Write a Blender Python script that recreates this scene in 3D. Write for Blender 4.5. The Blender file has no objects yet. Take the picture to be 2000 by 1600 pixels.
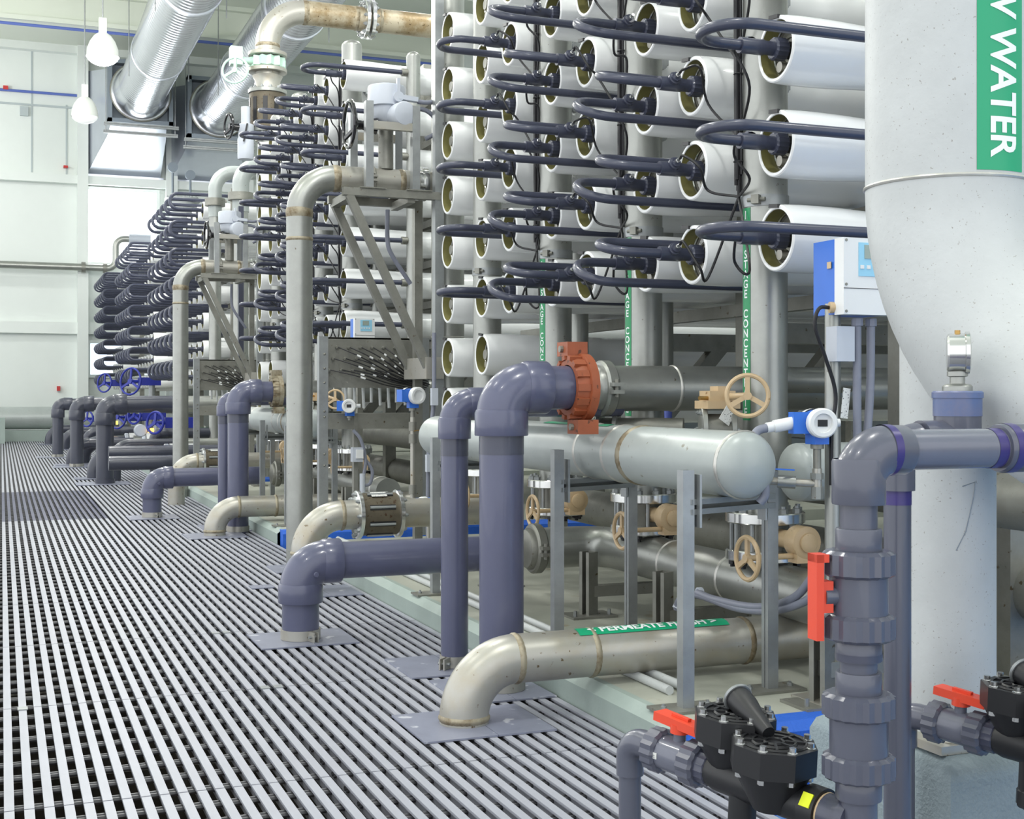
import bpy, bmesh, math, random
from mathutils import Vector, Matrix, Quaternion
random.seed(7)
SC = bpy.context.scene
COL = SC.collection
PI = math.pi
V = Vector

# ---------------------------------------------------------------- camera
F, HY, EYE = 2546.0, 770.0, 1.12          # focal length (px of a 2000 px frame), horizon row, eye height
YAW = math.radians(21.4)
SA, CA = math.sin(YAW), math.cos(YAW)
cam = bpy.data.cameras.new('camera')
cam.sensor_fit = 'HORIZONTAL'; cam.sensor_width = 36.0
cam.lens = 36.0 * F / 2000.0
cam.shift_y = -(800.0 - HY) / 2000.0
cam.clip_start = 0.05; cam.clip_end = 200
camo = bpy.data.objects.new('camera', cam); COL.objects.link(camo)
camo.location = (0, 0, EYE); camo.rotation_euler = (PI / 2, 0, -YAW)
SC.camera = camo

# ---------------------------------------------------------------- colour, world, large lights
SC.view_settings.view_transform = 'Standard'
SC.view_settings.look = 'None'
SC.view_settings.gamma = 1.0
SC.view_settings.use_curve_mapping = False
SC.view_settings.exposure = 0.18
SC.cycles.use_denoising = True
SC.cycles.max_bounces = 8
SC.cycles.diffuse_bounces = 4
SC.cycles.glossy_bounces = 4
w = bpy.data.worlds.new('daylit_hall'); SC.world = w
w.use_nodes = True
w.node_tree.nodes['Background'].inputs[0].default_value = (0.955, 0.98, 1.0, 1)
w.node_tree.nodes['Background'].inputs[1].default_value = 1.6
LAMP_W = 150.0        # watts in each high bay lamp
WINDOW_E = 7.0        # emission of the daylit far window

def ray(x, y):
    u = (x - 1000.0) / F
    return V((SA + u * CA, CA - u * SA, (HY - y) / F))
C0 = V((0, 0, EYE))
def atX(x, y, X): r = ray(x, y); return C0 + r * (X / r.x)
def atY(x, y, Y): r = ray(x, y); return C0 + r * (Y / r.y)
def atZ(x, y, Z): r = ray(x, y); return C0 + r * ((Z - EYE) / r.z)

# ---------------------------------------------------------------- mesh helpers
def frame(d):
    d = V(d).normalized()
    a = V((0, 0, 1)) if abs(d.z) < 0.95 else V((1, 0, 0))
    s = d.cross(a).normalized()
    return s, s.cross(d).normalized(), d

def fillet(pts, rad, k=7):
    pts = [V(p) for p in pts]
    if not isinstance(rad, (list, tuple)): rad = [rad] * len(pts)
    out = [pts[0]]
    for i in range(1, len(pts) - 1):
        p = pts[i]; a = (pts[i-1] - p); b = (pts[i+1] - p)
        la, lb = a.length, b.length
        a.normalize(); b.normalize()
        ang = a.angle(b)
        if rad[i] <= 0 or ang > PI - 0.02: out.append(p); continue
        t = min(rad[i] / math.tan(ang / 2), la * 0.499, lb * 0.499)
        r = t * math.tan(ang / 2)
        c = p + (a + b).normalized() * (r / math.sin(ang / 2))
        q0 = p + a * t - c; q1 = p + b * t - c
        ax = q0.cross(q1).normalized(); tot = q0.angle(q1)
        for j in range(k + 1): out.append(c + Matrix.Rotation(tot * j / k, 3, ax) @ q0)
    out.append(pts[-1])
    return out

def arc(c, p0, axis, ang, k=10):
    c, p0 = V(c), V(p0)
    return [c + Matrix.Rotation(ang * j / k, 3, V(axis)) @ (p0 - c) for j in range(k + 1)]

def spline(pts, k=6):
    pts = [V(p) for p in pts]; P = [pts[0] * 2 - pts[1]] + pts + [pts[-1] * 2 - pts[-2]]
    out = []
    for i in range(1, len(P) - 2):
        a, b, c, d = P[i-1:i+3]
        for j in range(k):
            t = j / k
            out.append(0.5 * (2*b + (c-a)*t + (2*a-5*b+4*c-d)*t*t + (3*b-a-3*c+d)*t**3))
    return out + [pts[-1]]

class MB:
    def __init__(s): s.v = []; s.f = []
    def ring(s, c, e1, e2, r, n):
        b = len(s.v)
        for i in range(n):
            t = 2 * PI * i / n
            s.v.append(c + e1 * (r * math.cos(t)) + e2 * (r * math.sin(t)))
        return b
    def bridge(s, a, b, n):
        for i in range(n):
            j = (i + 1) % n
            s.f.append((a + i, a + j, b + j, b + i))
    def tube(s, pts, r, n=14, cap=True):
        pts = [V(p) for p in pts]
        q = [pts[0]]
        for p in pts[1:]:
            if (p - q[-1]).length > 1e-6: q.append(p)
        pts = q; m = len(pts)
        rs = r if isinstance(r, (list, tuple)) else [r] * m
        tang = []
        for i in range(m):
            a = (pts[i] - pts[i-1]).normalized() if i else None
            b = (pts[i+1] - pts[i]).normalized() if i < m - 1 else None
            t = (a + b).normalized() if a and b else (a or b)
            tang.append(t)
        e1, e2, _ = frame(tang[0]); prev = None
        for i in range(m):
            if i:
                qd = tang[i-1].rotation_difference(tang[i])
                e1 = qd @ e1; e2 = qd @ e2
            b = s.ring(pts[i], e1, e2, rs[i], n)
            if prev is not None: s.bridge(prev, b, n)
            elif cap: s.f.append(tuple(b + k for k in reversed(range(n))))
            prev = b
        if cap: s.f.append(tuple(prev + k for k in range(n)))
        return s
    def cyl(s, a, b, r, n=16, cap=True): return s.tube([a, b], r, n, cap)
    def lathe(s, prof, o=(0, 0, 0), d=(0, 0, 1), n=24, cap0=False, cap1=False):
        o = V(o); e1, e2, d = frame(d); prev = None
        for k, (r, h) in enumerate(prof):
            b = s.ring(o + d * h, e1, e2, max(r, 1e-5), n)
            if prev is not None: s.bridge(prev, b, n)
            elif cap0: s.f.append(tuple(b + q for q in reversed(range(n))))
            prev = b
        if cap1: s.f.append(tuple(prev + q for q in range(n)))
        return s
    def ribbed(s, o, d, r, h, depth, n=24):
        """knurled union nut: radius alternates round the axis, chamfered rims"""
        o = V(o); e1, e2, d = frame(d); rows = []
        for (rr, hh) in ((r * .86, 0), (r, h * .12), (r, h * .88), (r * .86, h)):
            b = len(s.v)
            for i in range(2 * n):
                t = 2 * PI * i / (2 * n)
                q = rr - (depth if i % 2 else 0)
                s.v.append(o + d * hh + e1 * (q * math.cos(t)) + e2 * (q * math.sin(t)))
            rows.append(b)
        for a, b in zip(rows, rows[1:]): s.bridge(a, b, 2 * n)
        s.f.append(tuple(rows[0] + q for q in reversed(range(2 * n))))
        s.f.append(tuple(rows[-1] + q for q in range(2 * n)))
        return s
    def box(s, c, size, R=None):
        c = V(c); x, y, z = [q / 2 for q in size]; b = len(s.v)
        for dx in (-x, x):
            for dy in (-y, y):
                for dz in (-z, z):
                    p = V((dx, dy, dz))
                    s.v.append(c + (R @ p if R else p))
        for f in ((0, 1, 3, 2), (4, 6, 7, 5), (0, 4, 5, 1), (2, 3, 7, 6), (0, 2, 6, 4), (1, 5, 7, 3)):
            s.f.append(tuple(b + q for q in f))
        return s
    def b2(s, lo, hi):
        lo, hi = V(lo), V(hi)
        return s.box((lo + hi) / 2, hi - lo)
    def bar(s, a, b, wd, ht, up=(0, 0, 1)):
        """rectangular bar from a to b"""
        a, b = V(a), V(b); d = (b - a).normalized(); up = V(up)
        sx = d.cross(up)
        if sx.length < 1e-4: sx = d.cross(V((1, 0, 0)))
        sx.normalize(); u = sx.cross(d)
        R = Matrix((sx, d, u)).transposed()
        return s.box((a + b) / 2, (wd, (b - a).length, ht), R)
    def chan(s, a, b, wd, ht, t, up=(0, 0, 1)):
        """strut channel: web and two flanges, open towards +side"""
        a, b = V(a), V(b); d = (b - a).normalized(); up = V(up)
        sx = d.cross(up)
        if sx.length < 1e-4: sx = d.cross(V((1, 0, 0)))
        sx.normalize(); u = sx.cross(d)
        s.bar(a - sx * (wd / 2 - t / 2), b - sx * (wd / 2 - t / 2), t, ht, u)
        for k in (-1, 1):
            o = u * (k * (ht / 2 - t / 2)) + sx * (t / 2)
            s.bar(a + o, b + o, wd - t, t, u)
            o2 = sx * (wd / 2 - t / 2) + u * (k * (ht / 2 - t * 2))
            s.bar(a + o2, b + o2, t, t * 2, u)
        return s
    def prism(s, poly, o, ex, ey, ez, h):
        """extrude a 2D polygon: corner o, axes ex, ey, height h along ez"""
        o, ex, ey, ez = V(o), V(ex), V(ey), V(ez); n = len(poly); b = len(s.v)
        for k in (0, 1):
            for (x, y) in poly: s.v.append(o + ex * x + ey * y + ez * (h * k))
        s.f.append(tuple(b + q for q in reversed(range(n)))); s.f.append(tuple(b + n + q for q in range(n)))
        s.bridge(b, b + n, n)
        return s
    def torus(s, c, d, R, r, n=32, m=8):
        c = V(c); e1, e2, d = frame(d); base = len(s.v)
        for i in range(n):
            t = 2 * PI * i / n; er = e1 * math.cos(t) + e2 * math.sin(t)
            for j in range(m):
                p = 2 * PI * j / m
                s.v.append(c + er * (R + r * math.cos(p)) + d * (r * math.sin(p)))
        for i in range(n):
            for j in range(m):
                a = base + i * m + j; bq = base + i * m + (j + 1) % m
                c2 = base + ((i + 1) % n) * m + (j + 1) % m; d2 = base + ((i + 1) % n) * m + j
                s.f.append((a, d2, c2, bq))
        return s
    def sphere(s, c, r, d=(0, 0, 1), n=16, k=8, sq=1.0):
        return s.lathe([(r * math.sin(PI * i / k), -r * sq * math.cos(PI * i / k)) for i in range(k + 1)], c, d, n)
    def add(s, vs, fs):
        b = len(s.v); s.v += [V(q) for q in vs]; s.f += [tuple(b + i for i in f) for f in fs]
        return s
    def mesh(s, name, off=V((0, 0, 0)), ang=38):
        me = bpy.data.meshes.new(name)
        me.from_pydata([tuple(p - off) for p in s.v], [], s.f)
        me.polygons.foreach_set('use_smooth', [True] * len(me.polygons))
        me.set_sharp_from_angle(angle=math.radians(ang))
        me.update()
        return me

# ---------------------------------------------------------------- objects
ROOT = {}
def put(o, parent=None):
    COL.objects.link(o)
    if parent is not None: o.parent = parent
    return o
def tag(o, label, cat, group=None):
    o['label'] = label; o['category'] = cat
    if group: o['group'] = group
    return o
def thing(name, label, cat, loc=(0, 0, 0), group=None):
    o = bpy.data.objects.new(name, None); o.empty_display_size = 0.05
    o.location = loc; ROOT[o] = V(loc)
    put(o); tag(o, label, cat, group)
    return o
def part(name, mb, mat, parent, label=None, ang=38):
    off = ROOT[parent]
    me = mb.mesh(name, off, ang); me.materials.append(mat)
    o = bpy.data.objects.new(name, me); ROOT[o] = off
    put(o, parent)
    if label: o['label'] = label
    return o
def single(name, mb, mat, label, cat, loc=None, group=None, ang=38):
    if loc is None:
        n = len(mb.v); loc = V((sum(p.x for p in mb.v) / n, sum(p.y for p in mb.v) / n, min(p.z for p in mb.v)))
    loc = V(loc)
    me = mb.mesh(name, loc, ang); me.materials.append(mat)
    o = bpy.data.objects.new(name, me); o.location = loc; ROOT[o] = loc
    put(o); tag(o, label, cat, group)
    return o
def struct(name, mb, mat, parent=None, ang=38):
    me = mb.mesh(name, V((0, 0, 0)), ang); me.materials.append(mat)
    o = bpy.data.objects.new(name, me); ROOT[o] = V((0, 0, 0))
    put(o, parent)
    if parent is None: o['kind'] = 'structure'
    return o
def kids(o): return [c for c in CH.get(o, [])]
CH = {}
def copy_tree(root, loc, label=None, group=None, rotz=None, skip=()):
    r = root.copy(); COL.objects.link(r); r.location = loc; ROOT[r] = V(loc)
    if rotz is not None: r.rotation_euler = (0, 0, rotz)
    if label: r['label'] = label
    if group: r['group'] = group
    for ch in root.children:
        if ch.name.split('.')[0] in skip: continue
        c = ch.copy(); COL.objects.link(c); c.parent = r
        for g in ch.children:
            d = g.copy(); COL.objects.link(d); d.parent = c
    return r
def share(name, me, parent, loc, rot=None):
    """one more copy of a small mesh as a part (loc in world)"""
    o = bpy.data.objects.new(name, me); put(o, parent)
    o.location = V(loc) - ROOT[parent]
    if rot is not None: o.rotation_mode = 'QUATERNION'; o.rotation_quaternion = rot
    ROOT[o] = V(loc)
    return o
_bolt = {}
def bolts(parent, c, d, R, n, size, mat, name='bolt', h=1.6, ph=0.0, arcr=(0, 2 * PI)):
    key = (size, mat.name, h)
    if key not in _bolt:
        m = MB().lathe([(0.55, -0.05), (1.0, 0), (1.0, .9), (.8, 1.0)], n=6, cap0=True, cap1=True)
        m.lathe([(.55, .9), (.55, h)], n=8, cap1=True)
        for p in m.v: p *= size
        me = m.mesh('bolt'); me.materials.append(mat); _bolt[key] = me
    e1, e2, d = frame(d); q = V((0, 0, 1)).rotation_difference(d)
    for i in range(n):
        t = ph + arcr[0] + (arcr[1] - arcr[0]) * i / n
        share(name, _bolt[key], parent, V(c) + e1 * (R * math.cos(t)) + e2 * (R * math.sin(t)), q)

def text_mesh(body, size, bold=0.0, ax='CENTER'):
    cu = bpy.data.curves.new('lettering', 'FONT'); cu.body = body; cu.size = size
    cu.align_x = ax; cu.align_y = 'CENTER'; cu.resolution_u = 3; cu.offset = bold
    o = bpy.data.objects.new('lettering', cu); COL.objects.link(o)
    dg = bpy.context.evaluated_depsgraph_get(); dg.update()
    me = bpy.data.meshes.new_from_object(o.evaluated_get(dg))
    bm = bmesh.new(); bm.from_mesh(me)
    bmesh.ops.triangulate(bm, faces=bm.faces)
    for _ in range(3):                       # fine enough to wrap round a pipe
        le = [e for e in bm.edges if e.calc_length() > size * .12]
        if le: bmesh.ops.subdivide_edges(bm, edges=le, cuts=1)
        bmesh.ops.triangulate(bm, faces=bm.faces)
    bm.verts.index_update()
    vs = [v.co.copy() for v in bm.verts]; fs = [tuple(v.index for v in p.verts) for p in bm.faces]; bm.free()
    bpy.data.objects.remove(o); bpy.data.meshes.remove(me); bpy.data.curves.remove(cu)
    return vs, fs
# ---------------------------------------------------------------- materials
def mat(name, col, rough=0.5, metal=0.0, var=0.0, scale=6.0, col2=None, amt=0.5, bump=0.0, bscale=40.0, emit=None, es=1.0, coat=0.0, specks=None, stretch=None):
    m = bpy.data.materials.new(name); m.use_nodes = True
    nt = m.node_tree; N = nt.nodes; L = nt.links; b = N['Principled BSDF']
    b.inputs['Base Color'].default_value = (*col, 1); b.inputs['Roughness'].default_value = rough
    b.inputs['Metallic'].default_value = metal
    if coat: b.inputs['Coat Weight'].default_value = coat
    tc = N.new('ShaderNodeTexCoord'); src = tc.outputs['Object']
    if stretch:
        mp = N.new('ShaderNodeMapping'); mp.inputs['Scale'].default_value = stretch
        L.new(src, mp.inputs[0]); src = mp.outputs[0]
    cur = None
    if var or col2:
        nz = N.new('ShaderNodeTexNoise'); nz.inputs['Scale'].default_value = scale; nz.inputs['Detail'].default_value = 6
        nz.inputs['Roughness'].default_value = 0.65
        L.new(src, nz.inputs['Vector'])
        cr = N.new('ShaderNodeValToRGB')
        c2 = col2 if col2 else tuple(max(0, c * (1 - var)) for c in col)
        cr.color_ramp.elements[0].position = max(0.0, 0.5 - 0.22); cr.color_ramp.elements[1].position = 0.5 + 0.22
        if col2: cr.color_ramp.elements[0].position = amt - 0.1; cr.color_ramp.elements[1].position = amt + 0.1
        cr.color_ramp.elements[0].color = (*c2, 1); cr.color_ramp.elements[1].color = (*col, 1)
        L.new(nz.outputs['Fac'], cr.inputs[0]); cur = cr.outputs[0]
    if specks:
        n2 = N.new('ShaderNodeTexNoise'); n2.inputs['Scale'].default_value = specks[1]; n2.inputs['Detail'].default_value = 3
        L.new(tc.outputs['Object'], n2.inputs['Vector'])
        r2 = N.new('ShaderNodeValToRGB'); r2.color_ramp.elements[0].position = specks[2]; r2.color_ramp.elements[1].position = specks[2] + 0.05
        r2.color_ramp.elements[0].color = (0, 0, 0, 1); r2.color_ramp.elements[1].color = (1, 1, 1, 1)
        L.new(n2.outputs['Fac'], r2.inputs[0])
        mx = N.new('ShaderNodeMix'); mx.data_type = 'RGBA'
        L.new(r2.outputs[0], mx.inputs['Factor'])
        if cur: L.new(cur, mx.inputs['A'])
        else: mx.inputs['A'].default_value = (*col, 1)
        mx.inputs['B'].default_value = (*specks[0], 1)
        cur = mx.outputs['Result']
    if cur: L.new(cur, b.inputs['Base Color'])
    if bump:
        n3 = N.new('ShaderNodeTexNoise'); n3.inputs['Scale'].default_value = bscale; n3.inputs['Detail'].default_value = 4
        L.new(src, n3.inputs['Vector'])
        bp = N.new('ShaderNodeBump'); bp.inputs['Strength'].default_value = bump; bp.inputs['Distance'].default_value = 0.01
        L.new(n3.outputs['Fac'], bp.inputs['Height']); L.new(bp.outputs[0], b.inputs['Normal'])
    if emit:
        b.inputs['Emission Color'].default_value = (*emit, 1); b.inputs['Emission Strength'].default_value = es
    return m
def S(r, g, b):
    f = lambda c: (c / 255 / 12.92) if c <= 10 else ((c / 255 + .055) / 1.055) ** 2.4
    return (f(r), f(g), f(b))
M = {}
M['steel'] = mat('pickled_steel', S(168, 170, 165), .36, .72, .2, 5, bump=.06, bscale=30, specks=(S(110, 104, 92), 38, .70))
M['steel_g'] = mat('galvanised_steel', S(166, 170, 171), .40, .65, .25, 9)
M['steel_d'] = mat('dull_steel', S(150, 150, 142), .48, .6, .3, 7, specks=(S(96, 84, 64), 30, .68))
M['steel_b'] = mat('stained_steel', S(176, 174, 166), .38, .6, .2, 4, col2=S(172, 164, 146), amt=.40, specks=(S(110, 94, 70), 40, .68))
M['brown'] = mat('rust_stained_body', S(104, 96, 80), .55, .35, .4, 12, specks=(S(70, 52, 34), 40, .62))
M['weld'] = mat('weld_stain', S(160, 152, 132), .5, .45, .5, 18, col2=S(120, 106, 82), amt=.46)
M['weld_c'] = mat('clean_weld', S(205, 204, 198), .35, .6, .2, 20)
M['bright'] = mat('bright_stainless', S(215, 216, 214), .18, .95, .1, 10)
M['paint_pipe'] = mat('grey_painted_steel', S(172, 179, 177), .36, .1, .14, 3.0, bump=.05, bscale=25, specks=(S(126, 124, 112), 26, .70))
M['column'] = mat('worn_grey_column', S(196, 200, 200), .5, .05, .16, 3.5, bump=.08, bscale=40, specks=(S(150, 148, 144), 150, .67))
M['pvc'] = mat('grey_pvc', S(86, 89, 114), .28, 0, .12, 3, coat=.25)
M['pvc_l'] = mat('pale_grey_pvc', S(106, 109, 123), .25, 0, .1, 3, coat=.3)
M['pvc_d'] = mat('dark_grey_pvc', S(70, 73, 90), .3, 0, .15, 3, coat=.2)
M['pvc_f'] = mat('slate_pvc', S(64, 67, 80), .3, 0, .12, 3, coat=.2)
M['primer'] = mat('violet_primer', S(62, 52, 118), .3, 0, .3, 9)
M['bluecap'] = mat('blue_stained_pvc', S(84, 104, 148), .35, 0, .2, 9, col2=S(104, 110, 140), amt=.5)
M['hose'] = mat('slate_hose', S(66, 70, 88), .32, 0, .18, 4, coat=.15)
M['vessel'] = mat('white_gelcoat', S(238, 240, 240), .22, 0, .04, 2, coat=.3)
M['olive'] = mat('olive_fibreglass', S(128, 124, 74), .4, 0, .3, 10)
M['endcap'] = mat('end_plate', S(160, 160, 152), .32, .6, .25, 14)
M['paper'] = mat('white_print', S(225, 226, 222), .6, 0, .1, 60, specks=(S(90, 90, 96), 160, .60))
M['black'] = mat('black_plastic', S(26, 27, 30), .42)
M['blackg'] = mat('black_gloss', S(20, 20, 24), .15, 0, coat=.4)
M['rubber'] = mat('black_tubing', S(22, 22, 26), .4)
M['red'] = mat('red_handle', S(226, 74, 46), .38, 0, .08, 8)
M['orange'] = mat('orange_coupling', S(160, 86, 54), .5, 0, .25, 12, specks=(S(90, 52, 34), 30, .64))
M['beige'] = mat('beige_paint', S(206, 180, 142), .4, 0, .15, 10, specks=(S(140, 104, 60), 26, .68))
M['blue'] = mat('blue_enamel', S(44, 108, 206), .35)
M['blue_d'] = mat('dark_blue_paint', S(36, 48, 150), .35, 0, .2, 8)
M['blue_s'] = mat('blue_sealed_concrete', S(40, 104, 214), .6, 0, .2, 3, bump=.3, bscale=120)
M['blue_f'] = mat('faded_blue_concrete', S(104, 150, 206), .75, 0, .25, 60, bump=.3, bscale=120)
M['white'] = mat('white_enclosure', S(228, 230, 230), .4, 0, .04, 5)
M['grey_act'] = mat('grey_actuator', S(190, 196, 206), .4, 0, .06, 5)
M['lcd'] = mat('lcd_screen', S(150, 164, 156), .25)
M['ltblue'] = mat('light_blue_panel', S(150, 206, 232), .45)
M['conduit'] = mat('grey_conduit', S(126, 130, 144), .45, 0, .1, 20)
M['green'] = mat('green_label', S(34, 142, 90), .4)
M['greenl'] = mat('green_sign', S(20, 158, 112), .35)
M['letter'] = mat('white_lettering', S(236, 240, 240), .4)
M['grating'] = mat('grating_grey', S(166, 168, 178), .45, 0, .12, 3, bump=.05, bscale=200)
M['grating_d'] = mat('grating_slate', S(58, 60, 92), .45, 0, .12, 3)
M['rod'] = mat('grating_rod', S(84, 84, 88), .45, 0, .35, 20)
M['plate'] = mat('grey_cover_plate', S(136, 140, 158), .4, 0, .22, 6, specks=(S(190, 192, 200), 12, .64))
M['concrete'] = mat('sealed_concrete', S(172, 174, 162), .6, 0, .2, 1.6, bump=.1, bscale=30, specks=(S(150, 144, 124), 5, .64))
M['curb'] = mat('painted_curb', S(158, 172, 166), .6, 0, .14, 2.5, bump=.12, bscale=40)
M['pedestal'] = mat('sprayed_concrete', S(134, 148, 154), .75, 0, .12, 5, bump=.45, bscale=110)
M['pit'] = mat('trench_floor', S(66, 62, 54), .8, 0, .4, 2)
M['tan'] = mat('tan_trench_pipe', S(176, 156, 122), .7, 0, .3, 4)
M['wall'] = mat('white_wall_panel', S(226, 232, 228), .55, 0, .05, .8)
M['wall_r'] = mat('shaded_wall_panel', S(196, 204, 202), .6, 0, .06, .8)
M['ceil'] = mat('pale_ceiling', S(220, 226, 214), .6, 0, .04, .6)
M['seam'] = mat('panel_seam', S(178, 188, 190), .6)
M['bluecond'] = mat('blue_conduit', S(92, 112, 186), .5)
M['duct'] = mat('spiral_duct', S(222, 224, 230), .24, .9, .1, 2, stretch=(1, .2, 1))
M['duct_b'] = mat('hood_sheet', S(216, 220, 230), .3, .85, .1, 1.2)
M['damper'] = mat('damper_frame', S(132, 142, 152), .5, .4)
M['lamp_w'] = mat('lamp_housing', S(224, 228, 222), .4)
M['glow'] = mat('lit_lens', S(255, 255, 250), .4, emit=(1, 1, .98), es=18)
M['lens'] = mat('dim_glow_lens', S(236, 240, 240), .3, emit=(1, 1, 1), es=.35)  # lens of the lamp that is off; a weak glow is added to whiten it
M['daylight'] = mat('daylit_pane', S(255, 255, 255), .4, emit=(.93, .97, 1), es=WINDOW_E)
M['mint'] = mat('mint_paint', S(190, 222, 206), .4, 0, .08, 8)
M['redbox'] = mat('red_box', S(196, 48, 48), .5)
M['yellow'] = mat('yellow_label', S(222, 232, 40), .5)
M['amber'] = mat('amber_display', S(255, 170, 60), .4, emit=(1, .5, .08), es=3)
M['brass'] = mat('brass', S(176, 142, 84), .35, .8)
M['blueglass'] = mat('blue_pipe', S(96, 112, 200), .3)
M['steel_bb'] = mat('brown_stained_steel', S(182, 172, 150), .45, .45, .2, 4, col2=S(140, 122, 90), amt=.5, specks=(S(86, 68, 44), 34, .66))
M['slate'] = mat('dark_slate_cladding', S(74, 84, 90), .55, 0, .12, 1)
M['pvc_g'] = mat('neutral_grey_pvc', S(86, 89, 103), .28, 0, .1, 3, coat=.25)
# ================================================================ the hall
WY, CZ, RX, LX, BY = 36.0, 10.2, 10.5, -9.0, -6.0
floor = struct('floor', MB().b2((LX, BY, -0.8), (RX, WY, -0.6)), M['pit'])
wall_back = struct('wall_back', MB().b2((LX, WY, -0.8), (RX, WY + .2, CZ + .4)), M['wall'])
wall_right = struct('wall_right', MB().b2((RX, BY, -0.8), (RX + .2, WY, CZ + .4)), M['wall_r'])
ceiling = struct('ceiling', MB().b2((LX, BY, CZ), (RX, WY, CZ + .2)), M['ceil'])

# grating panels: each bar near the camera is a piece of its own
PITCH, BW = 0.0508, 0.0262
ROWS = [(-2.35 + 1.22 * k, -2.35 + 1.22 * (k + 1)) for k in range(31)]
COLS = [(-2.75, 24), (-1.53, 24), (-.31, 24), (.91, 20)]
def barmesh(m, x, y0, y1):
    m.b2((x - BW/2, y0 + .004, -.008), (x + BW/2, y1 - .004, 0))
    m.b2((x - .004, y0 + .004, -.040), (x + .004, y1 - .004, -.008))
    return m
_b = barmesh(MB(), 0, -.61, .61).mesh('bar', ang=20); _b.materials.append(M['grating'])
def rodmesh(n, width):
    m = MB()
    for k in range(8):
        y = -.61 + .0762 + k * .1525
        for dy in (-.011, .011):
            m.cyl((-.012, y + dy, -.020), (width - .04, y + dy, -.020), .0075, 6, False)
    return m.mesh('cross_rods')
_rods = {n: rodmesh(n, n * PITCH) for n in (24, 20)}
for q in _rods.values(): q.materials.append(M['rod'])
_joined = {}
for n in (24, 20):
    for dark in (0, 1):
        m = MB()
        for i in range(n): barmesh(m, i * PITCH, -.61, .61)
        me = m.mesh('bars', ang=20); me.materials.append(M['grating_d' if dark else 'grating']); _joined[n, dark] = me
for ci, (x0, n) in enumerate(COLS):
    for ri, (y0, y1) in enumerate(ROWS):
        near = x0 > -.5 and 2.4 < y0 < 7.0
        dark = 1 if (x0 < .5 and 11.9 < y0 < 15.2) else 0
        c = V((x0 + PITCH / 2, (y0 + y1) / 2, 0))
        if near:
            p = bpy.data.objects.new('grating_panel', _rods[n]); put(p, floor); p.location = c; ROOT[p] = c
            for i in range(n):
                b = bpy.data.objects.new('bar', _b); put(b, p); b.location = (i * PITCH, 0, 0)
        else:
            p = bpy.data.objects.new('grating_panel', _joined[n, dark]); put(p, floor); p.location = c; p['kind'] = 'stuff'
            r = bpy.data.objects.new('cross_rods', _rods[n]); put(r, p); r['kind'] = 'stuff'
# joint clips across neighbouring panels
clip = MB().box((0, 0, .002), (.034, .045, .004)).mesh('clip'); clip.materials.append(M['steel_g'])
for (x, y) in ((24, 4.95), (410, 6.19), (430, 6.19), (500, 4.97), (520, 4.97), (745, 7.41), (775, 7.41)):
    X = atY(x, 1300, y).x
    X = round((X + .31) / PITCH) * PITCH - .31 + PITCH / 2
    o = bpy.data.objects.new('panel_clip', clip); put(o, floor); o.location = (X, y, 0)
# pale pipes lying in the trench below the walkway
for i, (x, y, l) in enumerate(((.05, 3.3, 1.0), (.1, 4.2, .9), (.25, 5.4, 1.1), (.7, 3.6, .8))):
    m = MB()
    for k in range(4): m.cyl((x - l/2 + .06 * k, y + .16 * k, -.42), (x + l/2, y + .16 * k, -.42), .05, 10)
    struct('trench_pipes', m, M['tan'], floor)
m = MB()
for k in range(26): m.b2((-3, -1.9 + k * 1.22 * 1.0, -.6), (1.9, -1.85 + k * 1.22, -.052))
struct('trench_beam', m, M['pit'], floor)

# concrete slabs under each train, with a chamfered edge towards the walkway
SLAB = [(3.42, 8.9), (9.62, 15.1), (15.9, 22.0), (22.4, 28.2), (28.6, 34.6)]
CX0 = 1.925
for (y0, y1) in SLAB:
    m = MB().prism([(CX0, -.6), (CX0, .075), (CX0 + .035, .105), (RX, .105), (RX, -.6)], (0, y0 + .1, 0), (1, 0, 0), (0, 0, 1), (0, 1, 0), y1 - y0 - .1)
    s = struct('floor_slab', m, M['concrete'], floor, 20)
    struct('curb_face', MB().prism([(CX0 - .004, -.2), (CX0 - .004, .076), (CX0 + .034, .1075), (CX0 + .06, .1075), (CX0 + .06, -.2)], (0, y0 + .1, 0), (1, 0, 0), (0, 0, 1), (0, 1, 0), y1 - y0 - .1), M['curb'], s, 20)
    struct('blue_edge', MB().prism([(y0, -.35), (y0, .08), (y0 + .03, .107), (y0 + .115, .107), (y0 + .115, -.35)], (CX0 + .02, 0, 0), (0, 1, 0), (0, 0, 1), (1, 0, 0), 3.4), M['blue_s'], s, 20)
struct('floor_apron', MB().b2((CX0, BY, -.6), (RX, 3.42, -.17)), M['blue_f'], floor)
for (a, b) in zip(SLAB, SLAB[1:]):
    struct('floor_apron', MB().b2((CX0, a[1], -.6), (RX, b[0], -.1)), M['curb'], floor)
struct('floor_apron', MB().b2((-9, 33.6, -.6), (CX0, WY, -.02)), M['curb'], floor)

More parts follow.
